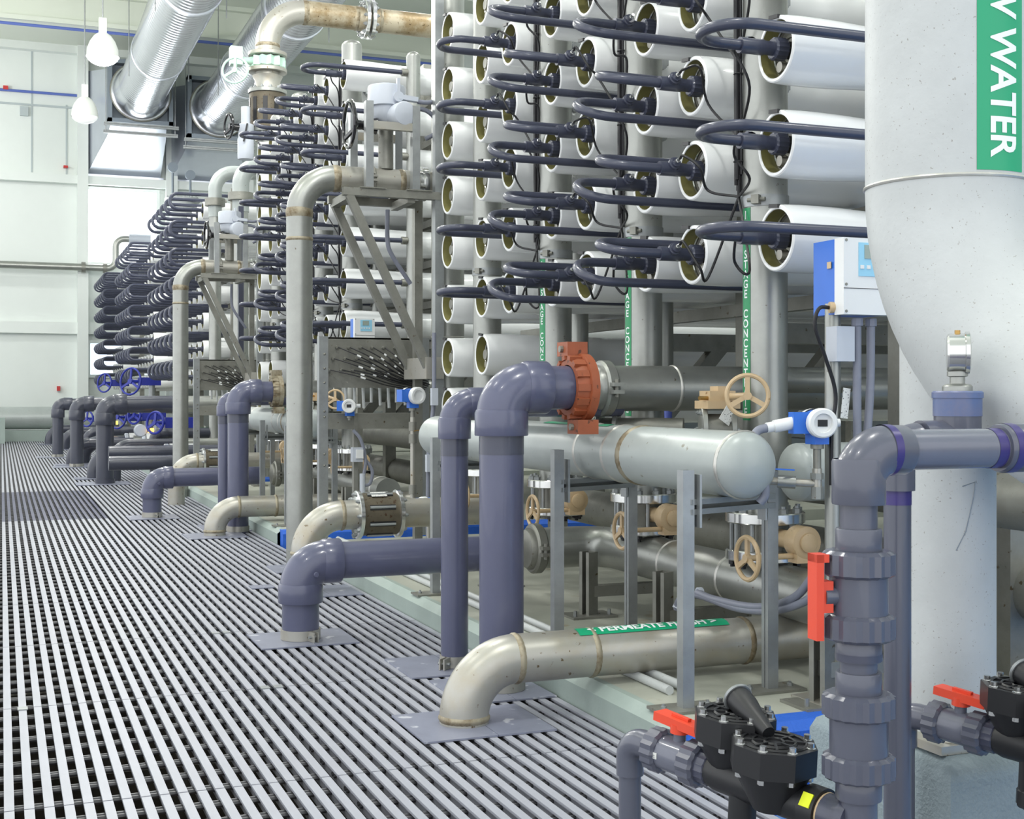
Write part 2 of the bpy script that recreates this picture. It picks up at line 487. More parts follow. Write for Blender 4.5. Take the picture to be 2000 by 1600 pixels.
# far wall: pilasters, ledges, seams, windows
def wl(x, y, Y=WY): return atY(x, y, Y)
def wall_strip(name, x0, y0, x1, y1, d, mt, Y=WY):
    a, b = wl(x0, y1, Y), wl(x1, y0, Y)
    return MB().b2((a.x, Y - d, min(a.z, b.z)), (b.x, Y + .01, max(a.z, b.z))), mt
tr = 0
def trim(x0, y0, x1, y1, d, mt=None):
    global tr; tr += 1
    mb, _ = wall_strip('', x0, y0, x1, y1, d, mt)
    struct('trim_%d' % tr, mb, M[mt or 'wall'])
a = wl(150, 900); b = wl(171, 0)
tr += 1; struct('trim_1', MB().b2((a.x, WY - .35, -.2), (b.x, WY, CZ)), M['wall'])
for xq in (322, 470, 640):
    a = wl(xq, 400); tr += 1
    struct('trim_%d' % tr, MB().b2((a.x, WY - .3, -.2), (a.x + .3, WY, CZ)), M['wall'])
def ledge(y, h, d, mt='wall'):
    global tr; tr += 1
    z = wl(60, y).z
    struct('trim_%d' % tr, MB().b2((LX, WY - d, z - h / 2), (RX, WY, z + h / 2)), M[mt])
ledge(348, .22, .25); ledge(640, .3, .2); ledge(205, .05, .03, 'seam'); ledge(91, .25, .25)
for (x, y0, y1) in ((62, 92, 345), (130, 205, 345)):
    a = wl(x, 200); tr += 1
    struct('trim_%d' % tr, MB().b2((a.x - .02, WY - .02, wl(x, y1).z), (a.x + .02, WY, wl(x, y0).z)), M['seam'])
# windows: pane set in a frame
def window(n, x0, y0, x1, y1, mt, bars=1):
    a, b = wl(x0, y1), wl(x1, y0)
    fr = MB(); t = .08
    fr.b2((a.x - t, WY - .1, a.z - t), (b.x + t, WY - .0, a.z)); fr.b2((a.x - t, WY - .1, b.z), (b.x + t, WY, b.z + t))
    fr.b2((a.x - t, WY - .1, a.z), (a.x, WY, b.z)); fr.b2((b.x, WY - .1, a.z), (b.x + t, WY, b.z))
    o = struct('window_%d' % n, fr, M['wall'])
    k = (b.z - a.z)
    for i in range(bars):
        struct('pane', MB().b2((a.x, WY - .03, a.z + k * i / bars + .01), (b.x, WY - .01, a.z + k * (i + 1) / bars - .01)), M[mt], o)
window(1, 172, 378, 305, 512, 'daylight', 3)
M['daylight2'] = mat('dim_daylit_pane', S(220, 234, 255), .4, emit=(.72, .84, 1), es=1.2)
window(2, 176, 672, 300, 732, 'daylight2', 1)
# ceiling beams across the hall and blue conduits under them
for k, Y in enumerate((31.0, 25.0, 19.0, 13.0, 7.0)):
    tr += 1
    bm = MB().b2((LX, Y - .18, 9.42), (RX, Y + .18, 9.52)); bm.b2((LX, Y - .05, 9.5), (RX, Y + .05, CZ)); bm.b2((LX, Y - .2, CZ - .1), (RX, Y + .2, CZ))
    struct('trim_%d' % tr, bm, M['ceil'])
single('conduit', MB().cyl((LX, 30.9, 9.33), (RX, 30.9, 9.33), .035, 8), M['bluecond'], 'thin blue conduit running under the ceiling beam nearest the far wall', 'conduit')
z = wl(100, 184).z
single('conduit', MB().cyl((LX, WY - .08, z), (3.2, WY - .08, z), .035, 8), M['bluecond'], 'thin blue conduit across the upper far wall behind the duct', 'conduit')
# small things on the far wall
for (x, y, wpx, hpx, lb) in ((11, 173, 9, 7, 'small red alarm box high on the far wall at the blue conduit'), (128, 327, 8, 4, 'small red strobe on the far wall ledge beside the pilaster'), (114, 759, 6, 9, 'red call box low on the far wall above the grey floor pipe')):
    p = wl(x, y); s = 34.5 / F
    single('alarm_box', MB().box((p.x, WY - .08, p.z), (wpx * s, .14, hpx * s)), M['redbox'], lb, 'alarm box')
p = wl(47, 218); s = 34.5 / F
single('wall_vent', MB().box((p.x, WY - .05, p.z), (15 * s, .1, 18 * s)), M['seam'], 'small pale grey square vent on the upper far wall', 'vent')

# pipe along the far wall with an elbow rising to the window
t = thing('wall_pipe', 'pale pipe across the far wall, turning up in front of the bright window', 'pipe', atY(100, 520, 35.5))
z0 = atY(100, 520, 35.5).z; xe = atY(226, 500, 35.5).x; z1 = atY(226, 466, 35.5).z; xr = atY(290, 466, 35.5).x
part('pipe', MB().tube(fillet([(LX + .2, 35.5, z0), (xe, 35.5, z0), (xe, 35.5, z1), (xr, 35.5, z1)], .22), .095, 14), M['steel'], t)
for x in (163, 205):
    X = atY(x, 520, 35.5).x
    part('coupling', MB().cyl((X - .05, 35.5, z0), (X + .05, 35.5, z0), .14, 14), M['steel_d'], t)
part('flow_meter', MB().cyl((xr - .5, 35.5, z1), (xr + .05, 35.5, z1), .15, 14), M['grey_act'], t)
# large pipe lying in front of the far wall on its plinth
t = thing('floor_main_pipe', 'large grey pipe lying along the foot of the far wall', 'pipe', (-1, 33.2, 0))
part('pipe', MB().cyl((LX + .3, 33.2, .55), (2.6, 33.2, .55), .27, 24), M['paint_pipe'], t)
part('plinth', MB().b2((LX + .3, 32.85, 0), (2.6, 33.55, .26)), M['curb'], t)
part('collar', MB().cyl((-.35, 33.2, .55), (-.2, 33.2, .55), .3, 24), M['steel_d'], t)
single('concrete_block', MB().b2((-1.2, 31.6, 0), (atY(10, 850, 31.6).x, 32.3, .58)), M['curb'], 'pale concrete block at the left edge beside the floor pipe', 'block')

# ducts: spiral round duct, flange, damper frame and the tapered hood to the wall
def duct(cx, cy, xl, xr, ybot, label, hl, fr=.71, dr=.575):
    Y = 33.4; c = atY(cx, cy, Y)
    t = thing('spiral_duct', label, 'duct', c)
    prof = [(fr, 0), (fr, .05), (fr - .03, .06), (dr + .02, .75), (dr, .8)]
    h = .8
    while h < 27:
        prof += [(dr, h), (dr + .012, h + .03), (dr + .012, h + .06), (dr, h + .09)]; h += .17
    part('round_duct', MB().lathe(prof, c, (0, -1, 0), 36), M['duct'], t, ang=25)
    part('flange', MB().torus(c, (0, 1, 0), fr, .035, 40, 8), M['steel_d'], t)
    for hq in (4.0, 9.2, 14.5, 20):
        part('joint_band', MB().lathe([(dr, -.06), (dr + .03, -.05), (dr + .03, .05), (dr, .06)], c - V((0, hq, 0)), (0, 1, 0), 36), M['duct_b'], t)
    h = thing('duct_hood', hl, 'duct hood', (c.x, WY, c.z - 1.6))
    s = .78
    fm = MB()
    for (a0, a1, b0, b1) in ((-s, s, -s, -s + .1), (-s, s, s - .1, s), (-s, -s + .1, -s, s), (s - .1, s, -s, s)):
        fm.b2((c.x + a0, Y, c.z + b0), (c.x + a1, Y + .35, c.z + b1))
    fm.b2((c.x - s, Y + .3, c.z - s), (c.x + s, Y + .35, c.z + s))
    part('damper_frame', fm, M['damper'], h)
    A = wl(xl, ybot, WY - .05); B = wl(xr, ybot + 6, WY - .05); ymid = Y + 1.0
    q = [[(c.x - .66, Y + .35, c.z - .66), (c.x + .66, Y + .35, c.z - .66), (c.x + .66, Y + .35, c.z + .66), (c.x - .66, Y + .35, c.z + .66)],
         [(c.x - .72, ymid, c.z - .95), (c.x + .72, ymid, c.z - .95), (c.x + .72, ymid, c.z + .75), (c.x - .72, ymid, c.z + .75)],
         [(A.x, WY - .06, A.z), (B.x, WY - .06, A.z), (B.x, WY - .06, c.z + 1.0), (A.x, WY - .06, c.z + 1.0)]]
    hm = MB(); vs = [V(p) for r in q for p in r]; fs = []
    for r in (0, 1):
        for i in range(4):
            j = (i + 1) % 4; fs.append((r*4 + i, r*4 + j, r*4 + 4 + j, r*4 + 4 + i))
    hm.add(vs, fs)
    part('hood', hm, M['duct_b'], h, ang=5)
    part('wall_flange', MB().b2((A.x - .08, WY - .12, A.z - .06), (B.x + .08, WY - .06, A.z + .03)), M['duct_b'], h)
    for k, (z, dy) in enumerate(((c.z - s - .08, -.12), (c.z - s - .24, .05))):
        part('support_strut', MB().chan((c.x - s - .1, Y + dy, z), (c.x + s + .12, Y + dy, z), .08, .08, .012), M['steel_g'], h)
    for sx in (-s - .05, s + .05):
        part('hanger_rod', MB().cyl((c.x + sx, Y, c.z - s - .25), (c.x + sx, Y, CZ), .012, 6), M['steel_g'], h)
    for hq in (4.0, 9.2):
        for sx in (-dr - .06, dr + .06):
            part('hanger_rod', MB().cyl((c.x + sx, Y - hq, c.z - dr), (c.x + sx, Y - hq, CZ), .012, 6), M['steel_g'], t)
    return c
duct(275, 180, 169, 313, 342, 'silver spiral duct nearest the left, descending over the two hanging lamps', 'silver tapered hood joining the left duct to the far wall')
duct(428, 212, 330, 480, 352, 'silver spiral duct passing behind the brown steel elbow at top', 'silver tapered hood joining the right duct to the far wall')

# high bay lamps in a row above the walkway
def lamp(Y, lit, label, X=1.54, z=6.62):
    t = thing('high_bay_lamp', label, 'lamp', (X, Y, z), 'high bay lamps above the walkway')
    part('reflector', MB().lathe([(.045, .37), (.09, .37), (.14, .33), (.20, .24), (.245, .12), (.255, .0), (.262, -.01), (.25, .0), (.235, .12), (.19, .23)], (X, Y, z), (0, 0, 1), 28), M['lamp_w'], t)
    part('lens', MB().lathe([(.25, .004), (.235, -.05), (.18, -.10), (.1, -.135), (0, -.15)], (X, Y, z), (0, 0, 1), 28), M['glow' if lit else 'lens'], t)
    part('ballast_box', MB().b2((X - .06, Y - .06, z + .37), (X + .06, Y + .06, z + .62)), M['lamp_w'], t)
    part('hook_yoke', MB().bar((X - .05, Y, z + .62), (X - .05, Y, z + .34), .012, .02).bar((X + .05, Y, z + .62), (X + .05, Y, z + .34), .012, .02), M['lamp_w'], t)
    part('suspension_rod', MB().cyl((X, Y, z + .6), (X, Y, CZ), .012, 8), M['steel_g'], t)
    if not lit: return t
    li = bpy.data.lights.new('lamp_light', 'POINT'); li.shadow_soft_size = .2; li.energy = LAMP_W * (1.0 if lit else .4) * (2.0 if Y > 18 else 1.35)
    li.color = (1, .985, .95)
    lo = bpy.data.objects.new('lamp_light', li); put(lo, t); lo.location = (0, 0, -.38)
    return t
lamp(22.2, True, 'glowing high bay lamp hanging nearest, left of the big silver duct')
lamp(27.1, False, 'dim bell-shaped high bay lamp hanging lower and farther, before the far wall')
for i, Y in enumerate((17.3, 12.4, 7.5, 2.6)):
    lamp(Y, True, 'lit high bay lamp overhead, above the frame, number %s from the camera' % ('four', 'three', 'two', 'one')[i])
for X, nm in ((6.0, 'over the vessel racks'), (-3.2, 'left of the walkway')):  # extra lamp rows added out of view to brighten the hall
    for i, Y in enumerate((1.0, 7.0, 13.0, 19.0) if X > 0 else (1.0, 7.0, 13.0, 19.0, 25.0, 31.0)):
        lamp(Y, True, 'added unseen high bay lamp %s, %s from the camera' % (nm, ('first', 'second', 'third', 'fourth', 'fifth', 'sixth')[i]), X, 8.2)

# dark cladding along the foot of the right wall
for k in range(3):
    tr += 1
    struct('trim_%d' % tr, MB().b2((RX - .12, BY, -.1 + .62 * k), (RX, WY - .4, .50 + .62 * k)), M['slate'])
# ================================================================ membrane trains
XV = 2.6                                   # plane of the vessel ends
COLY = [4.03, 4.64, 5.05, 5.67, 6.08, 6.68, 7.12, 7.74]     # stacks A..H of the nearest train
RZ = [1.683 + .341 * k for k in range(7)]
P2 = 6.38
VL = 6.0
ORD = ['first', 'second', 'third', 'fourth', 'fifth', 'sixth', 'seventh', 'eighth', 'ninth']

def vessel_proto(side, plug, detail=True):
    t = thing('pressure_vessel', 'proto', 'pressure vessel', (0, 0, -50), 'white membrane pressure vessels')
    o = V((0, 0, -50)); X = (1, 0, 0)
    n = 36 if detail else 22
    part('shell', MB().lathe([(.1035, .004), (.106, 0), (.115, 0), (.1195, .004), (.1215, .02), (.1235, .08), (.1232, .16), (.1215, .24), (.1165, .34), (.1125, .44), (.1110, .52), (.1105, VL - .3), (.1215, VL - .1), (.12, VL), (.0, VL)], o, X, n), M['vessel'], t)
    part('bore', MB().lathe([(.1036, .003), (.1025, .02), (.1020, .085), (.0, .086)], o, X, n), M['olive'], t)
    ec = MB().lathe([(.101, .082), (.099, .064), (.092, .064), (.090, .072), (.06, .072), (.058, .06), (.048, .058), (.046, .066), (.0, .066)], o, X, n)
    e = part('end_plate', ec, M['endcap'], t)
    if detail:
        part('retaining_ring', MB().torus(o + V((.058, 0, 0)), X, .098, .0045, 36, 6), M['bright'], t)
        lab = []
        for (a0, a1) in ((.15, 1.35), (-1.5, -.25)):
            m = MB(); k = 8
            vs = []
            for i in range(k + 1):
                a = a0 + (a1 - a0) * i / k
                for r in (.062, .089): vs.append(o + V((.0712, r * math.cos(a) * -1 * side, r * math.sin(a))))
            m.add(vs, [(2*i, 2*i + 2, 2*i + 3, 2*i + 1) for i in range(k)])
            part('data_label', m, M['paper'], e)
        mp = MB().lathe([(.02, 0), (.02, .03), (.026, .032), (.026, .04)], o + V((.035, side * .03, -.055)), X, 14, cap0=True)
        part('feed_plug', mp, M['steel_b'], t)
        tg = MB().box(o + V((-.002, side * -.02 + .025, .1165)), (.012, .058, .014), Matrix.Rotation(.12, 3, 'X'))
        part('name_tag', tg, M['black'], t)
    if plug:
        part('port_plug', MB().lathe([(.0, .02), (.03, .02), (.034, .026), (.034, .05), (.026, .052), (.026, .07)], o, X, 16), M['steel_d'], t)
    else:
        part('port', MB().lathe([(.0, .03), (.03, .03), (.032, .035), (.032, .07)], o, X, 16), M['black'], t)
    # side port block clamped towards the manifold
    y = side
    sp = MB().box(o + V((.33, y * .128, .012)), (.07, .05, .06)).cyl(o + V((.33, y * .105, -.02)), o + V((.33, y * .165, -.02)), .022, 12)
    part('side_port', sp, M['steel_g'], t)
    if detail: part('clamp_bolt', MB().cyl(o + V((.33, y * .13, -.055)), o + V((.33, y * .13, -.015)), .011, 8), M['bright'], t)
    return t

def hose_proto(dy, dz, ret, detail=True, sample=1, tip=.38):
    """rigid permeate loop: union nut in the vessel end, sample tee, U-bend, straight return leg"""
    t = thing('permeate_loop', 'proto', 'pipe loop', (0, 0, -50), 'slate permeate loops on the vessel ends')
    o = V((0, 0, -50)); n = 12 if detail else 8
    r = .0195 if tip < .4 else .025
    part('union_nut', (MB().ribbed(o + V((-.035, 0, 0)), (1, 0, 0), .042, .055, .003, 16) if detail else MB().cyl(o + V((-.035, 0, 0)), o + V((.02, 0, 0)), .042, 10)).cyl(o + V((.02, 0, 0)), o + V((.06, 0, 0)), .03, n), M['hose'], t)
    part('sleeve', MB().tube([o + V((-.035, 0, 0)), o + V((-.07, 0, 0)), o + V((-.075, 0, 0)), o + V((-.17, 0, 0))], [.026, .026, .029, .029], n), M['hose'], t)
    h = math.hypot(dy, dz); e = V((0, dy / h, dz / h)); x0 = -tip + h / 2
    x0 = min(x0, -.2)
    pts = [o + V((-.165, 0, 0)), o + V((x0, 0, 0))]
    c = o + V((x0, 0, 0)) + e * (h / 2)
    k = 12 if detail else (7 if tip < .4 else 11)
    for j in range(1, k): 
        a = PI * j / k
        pts.append(c + V((-math.sin(a) * (tip + x0) , 0, 0)) - e * (h / 2 * math.cos(a)))
    pts += [o + V((x0, dy, dz)), o + V((ret, dy, dz))]
    part('bent_tube', MB().tube(pts, r, n), M['hose'], t)
    part('end_coupling', MB().cyl(o + V((ret - .02, dy, dz)), o + V((ret + .05, dy, dz)), .032, 10), M['steel_d'], t)
    if detail and sample:
        sy = -1 if sample < 2 else 1
        part('sample_tee', MB().lathe([(.026, 0), (.026, .022), (.02, .024), (.02, .034)], o + V((-.115, sy * .012, .012)), (0, sy, .3), 12, cap1=True), M['hose'], t)
        part('sample_valve', MB().lathe([(.009, 0), (.009, .012), (.006, .013), (.006, .03)], o + V((-.115, sy * .043, .022)), (0, sy, .3), 8, cap1=True), M['bright'], t)
    return t

# nearest train and second train share protos: A..H
side_of = [1, -1, 1, -1, 1, -1, 1, -1]      # towards the feed manifold of each pair
vp = {(s, p, d): vessel_proto(s, p, d) for s in (1, -1) for p in (False, True) for d in (True, False)}
HOSE = {'A': (-.25, 0, .42), 'B': (.19, .06, .45), 'C': (-.19, -.10, .45), 'D': (.19, .06, .45), 'E': (-.19, -.10, .45), 'F': (.22, -.005, .45)}
hp = {}
for d in (True, False):
    for k, (dy, dz, ret) in HOSE.items():
        if k in 'DE': hp[k, d] = hp['B' if k == 'D' else 'C', d]; continue
        hp[k, d] = hose_proto(dy, dz, ret, d, 2 if k in 'A' else 1)
hp['Z', False] = hose_proto(.03, .22, .35, False, 1, .46)
def proj(p):
    d = V(p) - C0; zc = d.x * SA + d.y * CA
    return 1000 + F * (d.x * CA - d.y * SA) / zc, HY - F * d.z / zc
used_vessels = 0
def train(yoff, tname, rows, letters, cols, detail, ref):
    for ci, c in enumerate(cols):
        L = letters[ci]; y = c + yoff
        zs = list(rows)
        if L in 'GH' and yoff < 12: zs = [RZ[0] - .333] + zs
        if L == 'H' and yoff < 12: zs = [RZ[0] - .645] + zs
        for ri, z in enumerate(zs):
            if proj((XV + .4, y, z - .12))[1] < -30: continue
            lb = 'white pressure vessel, %s up in the %s stack from the %s, %s' % (ORD[ri], ORD[ci], ref, tname)
            plug = L in 'GH' and yoff < 12
            copy_tree(vp[side_of[ci], plug, detail], (XV, y, z), lb)
            if not plug:
                lb = 'slate permeate loop on the vessel %s up, %s stack from the %s, %s' % (ORD[ri], ORD[ci], ref, tname)
                hk = 'Z' if yoff > 12 else L
                copy_tree(hp[hk, detail], (XV + .02, y, z), lb)
train(0, 'nearest rack', RZ, 'ABCDEFGH', COLY, True, 'big pipe')
train(P2, 'middle rack', RZ, 'ABCDEFGH', COLY, True, 'panel')
RZF = [1.36 + .385 * k for k in range(7)]
COLF = [0, .55, 1.10, 1.65, 2.20, 2.75]
train(18.4, 'third rack', RZF, 'BCBCBCBC', COLF, False, 'front')
train(24.7, 'fourth rack', RZF, 'BCBCBCBC', COLF, False, 'front')
train(31.1, 'farthest rack', RZF, 'BCBCBCBC', COLF, False, 'front')
for q in list(vp.values()) + list({id(h): h for h in hp.values()}.values()):
    for ch in list(q.children_recursive): bpy.data.objects.remove(ch)
    bpy.data.objects.remove(q)

# black sample tubes from each loop to the bundle on its manifold (nearest train), drawn per stack pair
MANY = [(COLY[i] + COLY[i + 1]) / 2 for i in (0, 2, 4, 6)]
MX = 2.75
def bundle(y, x, z0, z1, lab):
    t = thing('sample_tube_bundle', lab, 'tube bundle', (x, y, z0))
    m = MB()
    for k, (dx, dy) in enumerate(((0, 0), (.011, .004), (.003, .012), (-.008, .008), (-.01, -.004), (.004, -.01))):
        zb = z0 + .02 * k
        m.tube(spline([(x + dx, y + dy, zb), (x + dx, y + dy + .006, (z0 + z1) / 2), (x + dx + .004, y + dy, z1)], 8), .0065, 6)
    part('tubes', m, M['rubber'], t)
    for z in [z0 + .15 + .34 * k for k in range(int((z1 - z0) / .34))]:
        part('tie', MB().torus((x, y, z), (0, 0, 1), .019, .003, 12, 5), M['black'], t)
    return t
def sample_tubes(t, y, bx, by, zs, dirn=-1):
    for i, z in enumerate(zs):
        a = V((XV - .095, y + dirn * .075, z + .03)); b = V((bx, by, max(z - .25 - .05 * (i % 2), 1.885)))
        mid = V((XV - .06, y + dirn * .13 + (by - y) * .15, z - .02 + .05 * ((i * 7) % 3 - 1)))
        mid2 = V((XV + .0, (y + by) / 2, z - .10))
        part('sample_tube', MB().tube(spline([a, a + V((0, dirn * .03, .005)), mid, mid2, b], 7), .0055, 6), M['rubber'], t)

def manifold(y, yoff, label, text, z1=4.05, z0=.667, lab=True, x=MX, near=True):
    Y = y + yoff
    t = thing('feed_manifold', label, 'pipe', (x, Y, z0))
    part('pipe', MB().cyl((x, Y, z0), (x, Y, z1), .086, 36), M['steel'], t)
    part('dome_cap', MB().sphere((x, Y, z1), .086, n=28, sq=.6), M['steel'], t)
    zb = 1.86
    st = part('strap', MB().lathe([(.087, -.022), (.091, -.022), (.091, .022), (.087, .022)], (x, Y, zb), (0, 0, 1), 36), M['steel_g'], t)
    d = V((-.78, -.62, 0)).normalized()
    part('strap_lug', MB().box(V((x, Y, zb)) + d * .105, (.03, .03, .034), Matrix.Rotation(math.atan2(d.y, d.x), 3, 'Z')).cyl(V((x, Y, zb)) + d * .1 + V((.02, -.03, 0)), V((x, Y, zb)) + d * .1 + V((-.02, .03, 0)), .008, 8), M['steel_d'], st)
    if lab:
        a0 = math.atan2(-Y, -x) - math.radians(57)      # left limb of the pipe as seen from the walkway
        hw = .30; m = MB(); vs = []; ztop, zbot = 1.835, 1.02
        for i in range(7):
            a = a0 - hw + 2 * hw * i / 6
            for z in (zbot, ztop): vs.append(V((x + .0872 * math.cos(a), Y + .0872 * math.sin(a), z)))
        m.add(vs, [(2*i, 2*i + 2, 2*i + 3, 2*i + 1) for i in range(6)])
        g = part('green_label', m, M['green'], t)
        k = (ztop - zbot - .02) / len(text); m = MB()
        for i, ch in enumerate(text):
            if ch == ' ': continue
            tv, tf = text_mesh(ch, .045, .0008)
            zc = ztop - .01 - k * (i + .5)
            m.add([V((x + .0882 * math.cos(a0 + p.x / .0882), Y + .0882 * math.sin(a0 + p.x / .0882), zc + p.y)) for p in tv], tf)
        part('label_lettering', m, M['letter'], g)
    return t
NM = ['nearest the big water pipe', 'second from the big water pipe', 'third from the big water pipe', 'beside the plain-ended vessels']
for i, y in enumerate(MANY):
    manifold(y, 0, 'vertical steel feed manifold in the nearest rack, %s' % NM[i], ['1ST STAGE CONCENTRATE', '1ST STAGE CONCETRATE', '1ST STAGE CONCENTRATE', ''][i], lab=i < 3)
    manifold(y, P2, 'vertical steel feed manifold in the middle rack, %s stack pair from the panel' % ORD[i], '', lab=False)
    if i < 3:
        bx, by = MX - .05, y - .115
        if i == 0: bx, by = MX - .06, y - .02 + .09 + .03
        bx, by = MX - .09, y + .045
        b = bundle(by, bx, 1.87, 3.9, 'black sample tube bundle tied to the nearest rack manifold, %s' % NM[i])
        zs = [z for z in RZ if z < 3.2]
        sample_tubes(b, COLY[2*i + 1], bx, by, zs, -1)
        sample_tubes(b, COLY[2*i], bx, by, zs, 1)
        b = bundle(by + P2, bx, 1.87, 3.9, 'black sample tube bundle tied to the middle rack manifold, %s pair from the panel' % ORD[i])
        for j in (0, 1):
            ROOT_shift = P2
            for k, z in enumerate(RZ):
                dn = -1 if j else 1; yy = COLY[2*i + j] + P2
                a = V((XV - .095, yy + dn * .075, z + .03)); e = V((bx, by + P2, max(z - .27, 1.885)))
                part('sample_tube', MB().tube(spline([a, V((XV - .05, yy + dn * .13 + .05, z - .02)), V((XV, (yy + by + P2) / 2, z - .1)), e], 5), .0055, 5), M['rubber'], b)
# permeate manifolds (slimmer, domed) behind the vessel ends
for yoff, nm in ((0, 'nearest rack'), (P2, 'middle rack')):
    for i, y in enumerate((3.78, 4.845, 5.875, 6.90)):
        t = thing('permeate_manifold', 'slim domed steel permeate manifold, %s in the %s' % (ORD[i], nm), 'pipe', (3.12, y + yoff, 1.3))
        part('pipe', MB().cyl((3.12, y + yoff, 1.3), (3.12, y + yoff, 3.86), .057, 24), M['steel'], t)
        part('dome_cap', MB().sphere((3.12, y + yoff, 3.86), .057, n=20, sq=.8), M['steel'], t)
        part('bottom_elbow', MB().tube(fillet([(3.12, y + yoff, 1.32), (3.12, y + yoff, 1.18), (3.5, y + yoff, 1.18)], .11), .057, 18), M['steel'], t)
# big end manifold that takes the riser branch
for yoff, nm in ((0, 'nearest rack, behind the plain vessel ends'), (6.33, 'middle rack, at its far end')):
    Y = 8.27 + yoff; ZT = 4.6 if yoff == 0 else 3.98
    t = thing('feed_header_riser', 'tall wide steel header post of the %s' % nm, 'pipe', (2.78, Y, .2))
    part('pipe', MB().cyl((2.78, Y, .2), (2.78, Y, ZT), .110, 36), M['steel'], t)
    part('dome_cap', MB().sphere((2.78, Y, ZT), .11, n=28, sq=.6), M['steel'], t)
    part('weld', MB().torus((2.78, Y, 1.5), (0, 0, 1), .11, .004, 36, 6), M['weld_c'], t)
    t = thing('strut_post', 'slotted steel strut post by the header of the %s' % nm.split(',')[0], 'post', (2.66, Y - .16, .105))
    part('channel', MB().chan((2.66, Y - .16, .105), (2.66, Y - .16, 3.75), .06, .06, .006, (1, 0, 0)), M['steel_g'], t)
    part('foot_plate', MB().box((2.66, Y - .16, .11), (.16, .16, .012)), M['steel_d'], t)

# rack frames: posts, beams under the vessels, braces
def rack(yoff, y0, y1, nm, zlist, dim=False):
    t = thing('vessel_rack', 'dull steel frame carrying the vessels of the %s' % nm, 'rack', (3.4, yoff + y0, .105))
    ys = [y0 + (y1 - y0) * k / 3 for k in range(4)]
    for X in (3.42, 5.6, 7.8):
        for y in ys:
            part('post', MB().chan((X, y + yoff, .105), (X, y + yoff, 3.95), .1, .1, .01, (1, 0, 0)), M['steel_d'], t)
        for z in zlist:
            part('beam', MB().chan((X - .06, y0 - .45 + yoff, z), (X - .06, y1 + .45 + yoff, z), .05, .06, .006), M['steel_d'], t)
    for y in ys:
        part('cross_beam', MB().bar((3.4, y + yoff, 1.42), (7.9, y + yoff, 1.42), .09, .1), M['steel_d'], t)
        part('brace', MB().bar((3.45, y + yoff, .85), (3.95, y + yoff, 1.4), .08, .08), M['steel_d'], t)
    return t
for yoff, nm in ((0, 'nearest rack'), (P2, 'middle rack')):
    rack(yoff, 4.345, 7.9, nm, [z - .155 for z in RZ])
for yoff, nm in ((18.4, 'third rack'), (24.7, 'fourth rack'), (31.1, 'farthest rack')):
    t = thing('vessel_rack', 'steel frame carrying the vessels of the %s' % nm, 'rack', (3.0, yoff, .105))
    for X in (3.0, 5.6):
        for y in (-.25, 3.1):
            part('post', MB().bar((X, y + yoff, .105), (X, y + yoff, 3.95), .1, .1, (1, 0, 0)), M['steel_d'], t)
        for z in RZF: part('beam', MB().bar((X, -.3 + yoff, z - .15), (X, 3.2 + yoff, z - .15), .05, .06), M['steel_d'], t)
# ================================================================ process piping builders
def ring_weld(parent, c, d, r, mt='weld', w=.012, name='weld_seam'):
    return part(name, MB().lathe([(r, -w), (r + .0022, -w * .6), (r + .0045, -w * .25), (r + .0045, w * .25), (r + .0022, w * .6), (r, w)], c, d, 30), M[mt], parent)
def coupling(parent, c, d, r, w, mt, name='coupling', pads=True, up=(0, 0, 1)):
    """grooved-pipe coupling: stepped ring in two halves with bolted ears"""
    c = V(c); d = V(d).normalized()
    o = part(name, MB().lathe([(r, -w/2), (r * 1.12, -w/2), (r * 1.22, -w * .32), (r * 1.22, w * .32), (r * 1.12, w/2), (r, w/2)], c, d, 30), M[mt], parent)
    if pads:
        side = d.cross(V(up)).normalized()
        for s in (-1, 1):
            p = c + side * (s * r * 1.36)
            R = Matrix((d, side, V(up))).transposed()
            part('coupling_ear', MB().box(p + V(up) * (r * .16), (w * .9, r * .42, r * .16), R).box(p - V(up) * (r * .16), (w * .9, r * .42, r * .16), R), M[mt], o)
            part('coupling_bolt', MB().cyl(p - V(up) * (r * .38), p + V(up) * (r * .38), r * .1, 8), M['steel_d'], o)
    return o
def flange(parent, c, d, r, t, mt='bright', nb=8, bs=.011, bm='steel_g', face=1, name='flange'):
    c = V(c); d = V(d).normalized()
    o = part(name, MB().lathe([(0, -t/2), (r * .97, -t/2), (r, -t * .4), (r, t * .4), (r * .97, t/2), (0, t/2)], c, d, 36), M[mt], parent)
    if nb: bolts(o, c + d * (face * t / 2), d * face, r * .84, nb, bs, M[bm])
    return o
def handwheel(parent, c, d, R, r, mt, spokes=3, hub=.16, name='handwheel', ph=PI / 2, dish=0.0):
    c = V(c); e1, e2, dn = frame(d)
    m = MB().torus(c, d, R, r, 32, 8)
    for k in range(spokes):
        a = ph + 2 * PI * k / spokes
        m.bar(c + dn * dish, c + (e1 * math.cos(a) + e2 * math.sin(a)) * R, r * 2.1, r * 1.2, dn)
    m.cyl(c - dn * r * 1.3 + dn * dish, c + dn * r * 1.3 + dn * dish, R * hub * 1.3, 14)
    return part(name, m, M[mt], parent)
def cover_plate(x0, y0, x1, y1, label, split=.55):
    t = thing('cover_plate', label, 'plate', ((x0 + x1) / 2, (y0 + y1) / 2, 0.001))
    xm = x0 + (x1 - x0) * split
    part('half_plate', MB().b2((x0, y0, .001), (xm - .001, y1, .007)), M['plate'], t)
    part('half_plate', MB().b2((xm + .001, y0, .001), (x1, y1, .007)), M['plate'], t)
    return t
